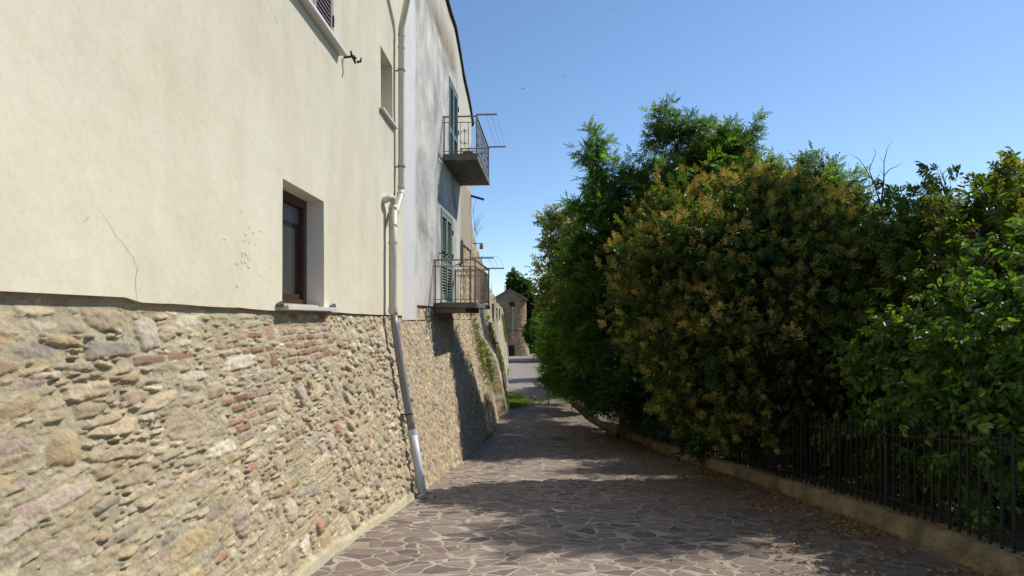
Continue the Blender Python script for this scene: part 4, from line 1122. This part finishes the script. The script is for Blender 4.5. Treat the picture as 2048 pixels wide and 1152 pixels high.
# low green shrubs along the kerb
sh = [("low leafy shrub spilling over the kerb where the fence ends", (3.2, 19.5), [bl(1150, 700, 19, .9), bl(1180, 745, 18, .8), bl(1130, 745, 20, .65, .5), bl(1205, 770, 16.5, .6)], (.05, .11, .02)),
      ("bright green shrub leaning over the far path just before the tower", (3.4, 28), [bl(1124, 700, 28, 1.0), bl(1108, 722, 30, .7), bl(1132, 715, 25, .9)], (.09, .18, .03)),
      ("dense shrub with feathery leaves beside the middle of the path", (3.2, 23), [bl(1134, 670, 23, 1.0), bl(1148, 720, 22, .9), bl(1132, 752, 23, .6, .45)], (.06, .13, .022)),
      ("dark shrub growing through the first bars of the fence", (4.1, 14.2), [bl(1270, 760, 14.2, .8), bl(1320, 790, 13.5, .8, .6), bl(1235, 780, 15.3, .55, .45), bl(1290, 720, 14.5, .8)], (.035, .07, .016))]
for i, (lab, (x, y), bs_, c) in enumerate(sh):
    plant("shrub", lab, "shrub", (x, y, g1(y) + .05), bs_, TP_ROB if i != 1 else TP_SMALL, M_leaf, [c, tuple(v * 1.3 for v in c), tuple(v * .8 for v in c)], 620 if i != 1 else 900, 20 + i, 1.1 if i != 1 else 1.5, .04, fork=.15, trunk_name="stem", group="shrubs along the right side of the path", part="foliage")
# flowering privet, the big golden bush
gP = (4.2, 10.6, g1(10.6) + .05)
blP = [bl(1350, 500, 11.6, .95), bl(1325, 570, 11.4, .85), bl(1320, 640, 11.4, .72), bl(1400, 450, 11.8, 1.0), bl(1480, 430, 12, 1.0), bl(1560, 430, 12, .95), bl(1620, 450, 12.2, .9), bl(1400, 560, 11.0, 1.3), bl(1500, 540, 10.9, 1.35), bl(1600, 550, 11.2, 1.2), bl(1660, 530, 11.6, .8),
       bl(1375, 660, 10.9, 1.1), bl(1450, 680, 10.6, 1.2), bl(1550, 690, 10.6, 1.2), bl(1640, 660, 11, 1.0), bl(1355, 740, 11.1, .7), bl(1420, 770, 10.7, .7), bl(1500, 790, 10.6, .75), bl(1600, 780, 10.6, .8), bl(1290, 570, 11.6, .5), bl(1430, 405, 12, .55), bl(1530, 385, 12.2, .5), bl(1630, 405, 12.4, .5)]
blP = [(a * .87, b_ * .87, 1.6 + (c - 1.6) * .87 - .12, d * .87, e * .87, f * .87) for (a, b_, c, d, e, f) in blP]
tP, PP, DP = plant("flowering_privet", "big rounded bush covered in golden brown flower spikes, behind the fence", "bush", gP, blP, TP_PRIV, M_leaf_g, [(.04, .075, .016), (.055, .095, .018), (.08, .115, .02), (.03, .055, .013)], 640, 6, 1.0, .12, clump=.17, shell=.5, droop=-.5, fork=.22, twigs=6)
r = np.random.default_rng(9)
cenP = np.array([3.9, 10.3, 1.6]); q = (PP - cenP) / np.array([2.13, 2.26, 2.35]); rq = np.linalg.norm(q, axis=1)
outer = np.where((rq > .72) & (r.random(len(PP)) < np.clip((vn(PP[:, 0] * 1.0 + PP[:, 1], PP[:, 2], .5, 3) - .18) * 1.5, .08, .85)))[0]
Pp = PP[outer] + (q[outer] / rq[outer][:, None]) * .12
n = len(Pp)
fw = q[outer] * .7 + np.array([0, 0, .75]) + r.normal(size=(n, 3)) * .35
V, F, C = scatter(TP_PAN, Pp, fw, r.normal(size=(n, 3)), r.uniform(.5, 1.15, n), np.array([(.50, .42, .12), (.58, .50, .17), (.38, .32, .08), (.32, .31, .08)])[r.integers(0, 4, n)], .25, .06, 9)
np_obj("flower_spikes", V, F, M_flower, parent=tP, colr=C)
# feathery sprigs showing above the bush
plant("robinia_sapling", "thin sapling whose feathery tips show above the golden bush", "tree", (7.1, 13.8, g1(13.8)), [bl(1640, 335, 13.8, .32, .25), bl(1575, 350, 13.8, .32, .22), bl(1600, 400, 13.8, .7), bl(1660, 400, 13.6, .5), bl(1690, 450, 13.4, .6), bl(1640, 470, 13.8, .8)], TP_ROB, M_leaf, [(.07, .12, .03), (.10, .15, .035)], 480, 41, 1.0, .05, clump=.25, shell=.2)
# elder on the right
gE = (5.9, 8.2, g1(8.2))
blE = [bl(1790, 480, 9, .75), bl(1845, 470, 8.4, .65), bl(1740, 520, 9.6, .75), bl(1900, 440, 7.8, .4, .3), bl(1935, 490, 7.6, .7), bl(1985, 405, 7.4, .4, .3), bl(2045, 430, 7.2, .5), bl(2010, 480, 7.0, .8), bl(1870, 560, 8, .9), bl(1790, 590, 8.6, .9), bl(1960, 570, 7.2, .9), bl(2050, 580, 6.6, .9), bl(1980, 350, 7.4, .22, .12), bl(1885, 345, 8, .18, .10), bl(1870, 390, 8, .2, .2), bl(2035, 350, 7.2, .25, .15), bl(1900, 650, 7.6, .9), bl(1780, 680, 8.2, .8), bl(2110, 530, 6.6, .8), bl(2130, 620, 6.2, .9)]
tE, PE, DE = plant("elder_bush", "tall elder with large leaves and dark berry clusters at the right edge", "bush", gE, blE, TP_ELD, M_leaf_g, [(.08, .12, .022), (.05, .09, .018), (.12, .15, .03), (.15, .13, .035), (.10, .15, .028)], 400, 8, .76, .07, clump=.22, shell=.3, twigs=9, droop=-.1, bark=M_twig)
bb = MB(); rr = random.Random(12)
spots = [(1985, 500, 6.9), (1850, 470, 7.8), (1875, 505, 7.5), (1845, 400, 8), (1835, 385, 8), (2030, 330, 7.2), (1780, 510, 8.4), (1820, 500, 8.0), (1770, 535, 8.3), (1800, 540, 7.9), (1850, 540, 7.4), (1960, 470, 6.9), (1960, 395, 7.1), (1930, 520, 7), (1740, 570, 8.5), (1830, 610, 7.4), (1990, 620, 6.2), (1870, 440, 7.6)]
for (px, py, y) in spots:
    c = Vector(bl(px, py, y, 1)[:3])
    for k in range(42):
        d = Vector((rr.gauss(0, .055), rr.gauss(0, .055), rr.gauss(0, .028))); p_ = c + d; s_ = rr.uniform(.007, .010)
        bb.add([p_ + Vector(v) * s_ for v in ((1, 0, 0), (0, 1, 0), (-1, 0, 0), (0, -1, 0), (0, 0, 1), (0, 0, -1))], [(0, 1, 4), (1, 2, 4), (2, 3, 4), (3, 0, 4), (1, 0, 5), (2, 1, 5), (3, 2, 5), (0, 3, 5)])
        if k % 4 == 0: bb.tube([c + Vector((0, 0, .09)), p_], .0015, 3, cap=False)
bb.build("berries", M_berry, tE, smooth=True)
# broad-leaved bush in front of the elder, hanging over the fence
gF = (4.75, 5.6, g1(5.6))
blF = [bl(1880, 690, 6.2, .6), bl(1950, 640, 5.9, .6), bl(1800, 720, 6.6, .45), bl(1750, 715, 6.8, .35, .25), bl(1720, 735, 6.8, .25, .2), bl(2030, 600, 5.6, .65), bl(2040, 720, 5.2, .65), bl(1960, 760, 5.5, .6), bl(1880, 790, 5.8, .5), bl(2070, 850, 4.8, .5), bl(1990, 880, 4.8, .35, .3), bl(1930, 830, 5.3, .35), bl(2020, 950, 4.6, .25, .3), bl(2120, 760, 4.8, .7), bl(2150, 620, 5.2, .7), bl(1735, 900, 7.0, .22, .3), bl(1850, 930, 5.9, .22, .3), bl(1905, 965, 5.4, .26, .3), bl(1965, 990, 5.0, .18, .25), bl(1790, 860, 6.5, .3), bl(1700, 860, 7.4, .3)]
plant("leafy_bush", "sunlit bush with broad green leaves hanging over the fence at the right edge", "bush", gF, blF, TP_BROAD, M_leaf_g, [(.07, .14, .022), (.10, .18, .026), (.045, .09, .018), (.16, .21, .035), (.055, .11, .02)], 470, 10, .76, .05, clump=.22, shell=.3, twigs=7, fork=.25)
# reddish withered shrub between privet and elder
plant("withered_shrub", "shrub with reddish brown withered leaves between the golden bush and the elder", "shrub", (6.2, 9.2, g1(9)), [bl(1745, 600, 9.2, .8), bl(1760, 680, 8.8, .8), bl(1700, 640, 9.8, .8), bl(1720, 740, 8.8, .7), bl(1800, 760, 8, .6), bl(1700, 800, 9, .6)], TP_SMALL, M_leaf, [(.08, .10, .025), (.12, .06, .03), (.10, .05, .03), (.06, .09, .02)], 600, 13, 1.4, .05, clump=.2, shell=.2, trunk_name="stem", part="foliage")
# undergrowth behind the fence: things one can tell apart from the path
ug = [("dark undergrowth bush behind the fence below the golden bush", (5.2, 10.6), [bl(1480, 850, 10.4, .8), bl(1560, 840, 10.2, .9), bl(1400, 830, 11.5, .8), bl(1640, 850, 9.6, .9)]),
      ("dark undergrowth bush behind the fence bars below the withered shrub", (5.3, 8.0), [bl(1720, 850, 8.2, .8), bl(1800, 870, 7.5, .8), bl(1680, 900, 8.4, .6)]),
      ("dark undergrowth bush under the tall dark tree at the far end of the fence", (4.9, 15.0), [bl(1330, 800, 15, 1.0), bl(1260, 790, 16.5, .9), bl(1410, 800, 14, 1.0), bl(1200, 770, 18, .8), bl(1360, 730, 16, 1.0)]),
      ("dark undergrowth bush behind the fence bars at the right edge", (5.0, 5.8), [bl(1900, 880, 6.4, .8), bl(2000, 900, 5.9, .8), bl(2100, 900, 5.6, .8), bl(1850, 950, 6.4, .5)])]
for i, (lab, (x, y), bs_) in enumerate(ug):
    bs_ = [(a + .35, b_, c, d, e, f) for (a, b_, c, d, e, f) in bs_]
    plant("undergrowth_bush", lab, "bush", (x, y, g1(y)), bs_, TP_SMALL, M_leaf, [(.03, .055, .014), (.04, .07, .018), (.05, .085, .02)], 520, 50 + i, 1.5, .04, fork=.1, trunk_name="stem", part="foliage", clump=.2, shell=.2)
# trees further down the slope on the right, closing the view
bk = [("leafy tree on the slope behind the golden bush", (9.5, 16), [bl(1560, 600, 16.5, 1.7), bl(1640, 560, 16.5, 1.5), bl(1560, 730, 15.5, 1.6), bl(1680, 700, 15, 1.6), bl(1480, 700, 16.5, 1.5)]),
      ("leafy tree on the slope behind the elder", (10.5, 12.5), [bl(1780, 620, 13, 1.4), bl(1900, 600, 12, 1.4), bl(1850, 740, 12, 1.5), bl(2000, 680, 11, 1.4), bl(1950, 800, 11, 1.2), bl(1760, 800, 12.5, 1.3)])]
for i, (lab, (x, y), bs_) in enumerate(bk):
    plant("slope_tree", lab, "tree", (x, y, float(ground_z(x, y))), bs_, TP_SMALL, M_leaf, [(.04, .07, .018), (.055, .09, .02)], 330, 60 + i, 2.3, .12, clump=.2, shell=.2)
plant("tall_tree", "tall tree standing on the slope out to the right, its crown shading the near paving", "tree", (13.8, 12.4, float(ground_z(13.8, 12.4))),
      [(11.1, 12.7, 11.3, 1.1, 1.0, .9), (10.3, 12.2, 11.3, .9, .9, .8), (10.0, 11.7, 11.1, .7, .7, .6), (10.9, 13.1, 11.8, .9, .7, .7), (10.9, 11.8, 11.6, .9, .8, .6)], TP_SMALL, M_leaf, [(.05, .09, .02), (.07, .12, .025)], 520, 66, 2.0, .2, fork=.85, clump=.2, shell=.15)
for i, (x, y, hgt) in enumerate(((5.4, 2.2, 3.4), (5.6, -.6, 3.8))):  # unseen bushes added beside the camera to hold back sky light
    g_ = g1(y)
    plant("sky_blocking_bush", ("unseen leafy bush added right of the view to cut sky light", "unseen leafy bush added beside the viewpoint to cut sky light")[i], "bush", (x, y, g_), [(x, y, g_ + 1.6, 1.0, 1.2, 1.2), (x + .3, y + .6, g_ + 2.6, .9, .9, .9), (x + .2, y - .6, g_ + 2.4, .9, .9, .9), (x + .8, y, g_ + hgt, 1.0, .8, 1.0)], TP_BROAD, M_leaf_g, [(.05, .10, .018), (.075, .135, .022)], 300, 80 + i, 1.3, .06, fork=.2, clump=.22, shell=.3)
# far trees
def fars(name, label, base, bs_, c, dens, sc, seed, r0, tp=TP_FAR, **k):
    return plant(name, label, "tree", base, bs_, tp, M_leaf, c, dens, seed, sc, r0, clump=.17, shell=.5, twigs=4, **k)
fars("far_tree", "dark green tree rising behind the tower roof", (-1.5, 124, g1(124)), [(-4.6, 122, 7.6, 3.2, 2.6, 3), (-1.6, 122, 8.2, 3.2, 2.6, 3), (.8, 122, 7.4, 2.5, 2.0, 2.5), (-7.5, 122, 7.0, 3, 2.6, 3), (-3, 123, 5.0, 4, 2.6, 3), (1.8, 122, 5.6, 1.6, 1.5, 2), (-10, 118, 5, 3, 3, 3), (5.0, 119, 2.6, 2.2, 2.2, 2), (4.9, 119, -.6, 2.2, 2.4, 2), (5.2, 119, -4, 2.4, 2.0, 2), (3.6, 120, 4.6, 1.6, 1.4, 1.6)], [(.035, .07, .02), (.045, .085, .022)], 240, 2.0, 71, .35)
fars("far_tree", "shadowy tree overhanging the path end just right of the tower", (6.5, 80, g1(80)), [(4.3, 82, -.5, 2.0, 2.2, 2), (5.5, 80, 1.5, 2.2, 2.2, 2.4), (7, 78, 3.2, 2.4, 2.2, 2.4), (6, 80, -2.0, 2.2, 2.2, 2.4), (8.5, 78, .0, 3, 3.5, 3), (5.6, 88, -2.2, 1.6, 2.4, 2), (6.0, 90, 1.4, 1.9, 2.2, 2)], [(.04, .085, .02), (.055, .10, .025)], 300, 1.3, 72, .3)
fars("far_tree", "light green tree leaning in over the middle of the far path", (4.4, 42, g1(42)), [(2.9, 42, .2, .9, .8, 1), (3.6, 41, 1.4, 1.2, 1.0, 1.2), (4.6, 41, 2.7, 1.3, 1.1, 1.3), (4.2, 42, -.6, 1.3, 1.3, 1.3), (5.4, 42, .8, 1.8, 2.0, 1.8)], [(.08, .14, .03), (.12, .18, .035)], 330, .62, 73, .18)
fars("far_tree", "dark thicket tree behind the yellow flowering tree", (6.5, 33, g1(33)), [(3.2, 34, -1.2, 1.0, 1.2, 1.3), (4.2, 33, 0, 1.6, 1.8, 1.6), (5.6, 32, 1.8, 2.0, 2.2, 2), (7.2, 31, .5, 2.2, 3, 2.2)], [(.04, .08, .02), (.055, .10, .022)], 420, .55, 74, .2)

# bare twigs sticking out above the bushes
def bare(base_px, tips, y, label, seed):
    b0 = Vector(bl(base_px[0], base_px[1], y, 1)[:3]); gr = Vector((b0.x + .3, y, g1(y)))
    r = random.Random(seed); b = MB()
    b.tube([gr, gr.lerp(b0, .5) + Vector((.05, .03, 0)), b0], [.03, .02, .012], 6)
    for path in tips:
        pts = [b0] + [Vector(bl(px, py, y + r.uniform(-.3, .3), 1)[:3]) for px, py in path]
        n_ = len(pts); b.tube(pts, [.010 * (1 - .8 * i / (n_ - 1)) + .002 for i in range(n_)], 5)
        for i in range(1, n_):
            if r.random() < .7:
                e = pts[i] + Vector((r.uniform(-.14, .14), r.uniform(-.1, .1), r.uniform(.04, .2))); b.tube([pts[i], e], [.004, .0015], 4)
    tag(b.build("bare_sapling", M_twig, origin=tuple(gr), smooth=True), label, "sapling", "bare twigs above the bushes")
bare((1762, 410), [[(1750, 370), (1730, 335), (1718, 318)], [(1750, 372), (1738, 340), (1752, 305)], [(1768, 360), (1768, 325), (1774, 298)], [(1768, 352), (1780, 338), (1796, 332)], [(1740, 395), (1712, 385), (1694, 362)]], 9.6, "bare forked sapling standing up between the golden bush and the elder", 1)
bare((1850, 430), [[(1862, 412), (1868, 395), (1855, 378), (1842, 376)], [(1858, 420), (1880, 410), (1884, 400)]], 8.6, "small bare twig poking out beside the elder's dark berries", 2)
bare((1083, 560), [[(1076, 545), (1068, 520), (1072, 506)], [(1078, 558), (1070, 552), (1062, 549)], [(1080, 566), (1066, 600), (1072, 585)]], 25, "thin bare twigs arching out left of the yellow flowering tree", 3)
# broken dry branch hanging on the fence
b = MB(); p0 = Vector(bl(1778, 902, 6.3, 1)[:3]); p1 = Vector(bl(1862, 850, 6.6, 1)[:3])
b.tube([p0, p0.lerp(p1, .5) + Vector((0, 0, .01)), p1], [.006, .009, .012], 6)
for (a, e) in (((1800, 888), (1832, 935)), ((1815, 880), (1822, 910)), ((1790, 872), (1850, 868)), ((1830, 868), (1868, 842))):
    b.tube([Vector(bl(a[0], a[1], 6.4, 1)[:3]), Vector(bl(e[0], e[1], 6.35, 1)[:3])], [.005, .002], 5)
tag(b.build("dry_branch", M_twig, origin=tuple(p0), smooth=True), "broken dry branch caught on top of the fence on the right", "branch")

# plants growing out of the old wall
def wallplant(y, z, rx, rz, label, seed, c=(.15, .165, .06)):
    kf = .21 - .08 * min(1, max(0, (y - 24) / 10))
    n0 = float(xT(y) if y > 17.5 else -2.352 + .0667 * y) - .045 + kf * max(0, 1.66 - z)
    r = np.random.default_rng(seed); n = int(95 * rz * rx * 4)
    K = 9; cy = y + r.uniform(-1, 1, K) * rx; cz = z + r.uniform(-1, 1, K) * rz * .8; k = r.integers(0, K, n)
    zz = cz[k] + r.normal(size=n) * .16 * (1 + rz * .4); nn_ = xT(y) * 0 + n0 - kf * (zz - z)
    P = np.stack([nn_ + .02 + np.abs(r.normal(size=n)) * .05, cy[k] + r.normal(size=n) * .2 * rx, zz], -1)
    fw = np.stack([np.abs(r.normal(size=n)) * .5 + .2, r.normal(size=n) * .4, r.normal(size=n) * .4 + .3], -1)
    V, F, C = scatter(TP_SMALL, P, fw, r.normal(size=(n, 3)), r.uniform(.5, 1.1, n), np.array(c), .3, .12, seed)
    tag(np_obj("wall_plant", V, F, M_leaf, origin=(n0, y, z), colr=C), label, "wall plant", "plants growing out of the old wall")
wallplant(17.4, .9, .5, 1.1, "yellowish weeds hanging on the wall just past the lower balcony", 1)
wallplant(19.2, .0, .5, .9, "tuft of weeds low on the wall in front of the first buttress", 2, (.12, .145, .05))
wallplant(24, .6, 1.0, 1.0, "pale weeds on the old wall behind the first buttress", 3, (.17, .17, .08))
wallplant(28, -.6, 1.0, .8, "green weeds near the foot of the old wall beyond the first buttress", 4, (.11, .14, .05))
wallplant(60, .2, 1.5, 1.6, "ivy hanging down the far end of the old wall next to the tower", 5, (.10, .15, .04))
# dry stalks on the broken top of the wall behind the grey house
b = MB(); rr = random.Random(3)
for k in range(16):
    y = rr.uniform(17.7, 19.2); x = float(xT(y)); z = float(ztT(y)) - .05
    e = Vector((x + rr.uniform(.02, .35), y + rr.uniform(-.2, .2), z + rr.uniform(.2, .6)))
    b.tube([(x, y, z), Vector((x, y, z)).lerp(e, .6) + Vector((-.04, 0, .06)), e], [.004, .003, .0012], 4)
tag(b.build("dry_stalks", M_twig, origin=(float(xT(18)), 18, 4.5)), "dry grass stalks sprouting from the broken wall top behind the grey house", "stalks")

# grass and fallen leaves
def blades(name, P, h, c, seed, kind="stuff"):
    r = np.random.default_rng(seed); n = len(P)
    t = T()
    for k in range(5):
        a = k * 1.26; d = Vector((math.cos(a), math.sin(a), 0)); s_ = Vector((-d.y, d.x, 0)) * .05
        m = d * .12 + Vector((0, 0, .6)); e = d * .4 + Vector((0, 0, 1.0))
        t.add([tuple(s_ * 1), tuple(-s_), tuple(m - s_ * .7), tuple(m + s_ * .7)], [(0, 1, 2, 3)], .8); t.add([tuple(m + s_ * .7), tuple(m - s_ * .7), tuple(e - s_ * .1), tuple(e + s_ * .1)], [(0, 1, 2, 3)], 1.1)
    a = r.uniform(0, 6.28, n); f = np.stack([np.cos(a), np.sin(a), r.normal(size=n) * .15], -1); up = np.array([0, 0, 1.0]) + r.normal(size=(n, 3)) * .2
    V, F, C = scatter([t.arr()], P, f, up, r.uniform(.5, 1.2, n) * h, np.array(c), .3, .12, seed)
    return np_obj(name, V, F, M_leaf, colr=C)
r = np.random.default_rng(15)
y = r.uniform(23.0, 30, 2600); x = wall_base_x(y) + np.abs(r.normal(size=2600)) * .55 * np.clip(1.5 - np.abs(y - 25.8) / 3.2, .1, 1.4)
Pg = np.stack([x, y, gz(y)], -1)
y = r.uniform(9, 60, 700); Pg2 = np.stack([wall_base_x(y) + np.abs(r.normal(size=700)) * .06 + .03, y, gz(y)], -1)
Pg2 = Pg2[vn(Pg2[:, 1], Pg2[:, 1] * 0, 1.2, 3) > .55]
y = r.uniform(25, 60, 1500); Pg3 = np.stack([cx_(y) - np.abs(r.normal(size=1500)) * .3, y, gz(y)], -1)
tag(blades("grass", np.concatenate([Pg, Pg2, Pg3]), .11, (.13, .20, .04), 15), "grass growing on the path edge at the foot of the old wall", "grass", kind="stuff")
y = r.uniform(2.5, 13, 260); x = cx_(y) - np.abs(r.normal(size=260)) * .5 - .03
x = np.where(r.random(260) < .75, x, r.uniform(-1, 3, 260)); k_ = vn(x, y, .5, 4) > .5
tag(blades("weeds", np.stack([x, y, gz(y)], -1)[k_], .055, (.08, .13, .03), 16), "small weeds sprouting between the paving stones near the kerb", "weeds", kind="stuff")
n = 11000; y = r.uniform(2.2, 16, n); dd = np.abs(r.normal(size=n)) ** 1.2 * .75
x = cx_(y) - .02 - dd; keep = (x > wall_base_x(y) + .1) & (vn(x, y, .3, 5) > .36 + .25 * np.clip(dd, 0, 1)); x, y = x[keep], y[keep]; n = len(x)
n2 = 900; y2 = r.uniform(2.2, 16, n2); x2 = cx_(y2) + r.uniform(.03, .24, n2)
P = np.concatenate([np.stack([x, y, gz(y) + .015 + (fbm(x, y, .55, 1, 4) - .5) * .022], -1), np.stack([x2, y2, gz(y2) + .212], -1)])
n = len(P); a = r.uniform(0, 6.28, n); t = T(); v, f = quads_leaf(.033, .017, .3, .1); t.add(v, f)
V, F, C = scatter([t.arr()], P, np.stack([np.cos(a), np.sin(a), r.normal(size=n) * .2], -1), np.array([0, 0, 1.0]) + r.normal(size=(n, 3)) * .35, r.uniform(.5, 1.3, n), np.array([(.30, .15, .05), (.22, .11, .04), (.36, .21, .07), (.15, .08, .035), (.42, .28, .10)])[r.integers(0, 5, n)], .3, .1, 17)
tag(np_obj("fallen_leaves", V, F, M_litter, colr=C), "orange and brown fallen leaves scattered along the kerb", "leaves", kind="stuff")

# birds in the sky
for (px, py, s_, lab) in ((1046, 177, 1.0, "tiny dark bird with spread wings, lowest of the three in the sky"), (1128, 151, .7, "faintest tiny bird in the sky, right of the lowest one"), (1232, 18, .8, "tiny dark bird near the top edge of the sky")):
    y = 60; c = Vector(bl(px, py, y, 1)[:3]); b = MB()
    b.tube([c + Vector((-.07, -.1, -.02)) * s_, c, c + Vector((.05, .09, .01)) * s_], [.008, .03 * s_, .012], 6)
    for sg in (-1, 1):
        b.tube([c, c + Vector((sg * .12, .02, .03)) * s_, c + Vector((sg * .22, -.05, -.01)) * s_], [.022 * s_, .016 * s_, .003], 4)
    tag(b.build("bird", M_hook, origin=tuple(c), smooth=True), lab, "bird", "birds in the sky")
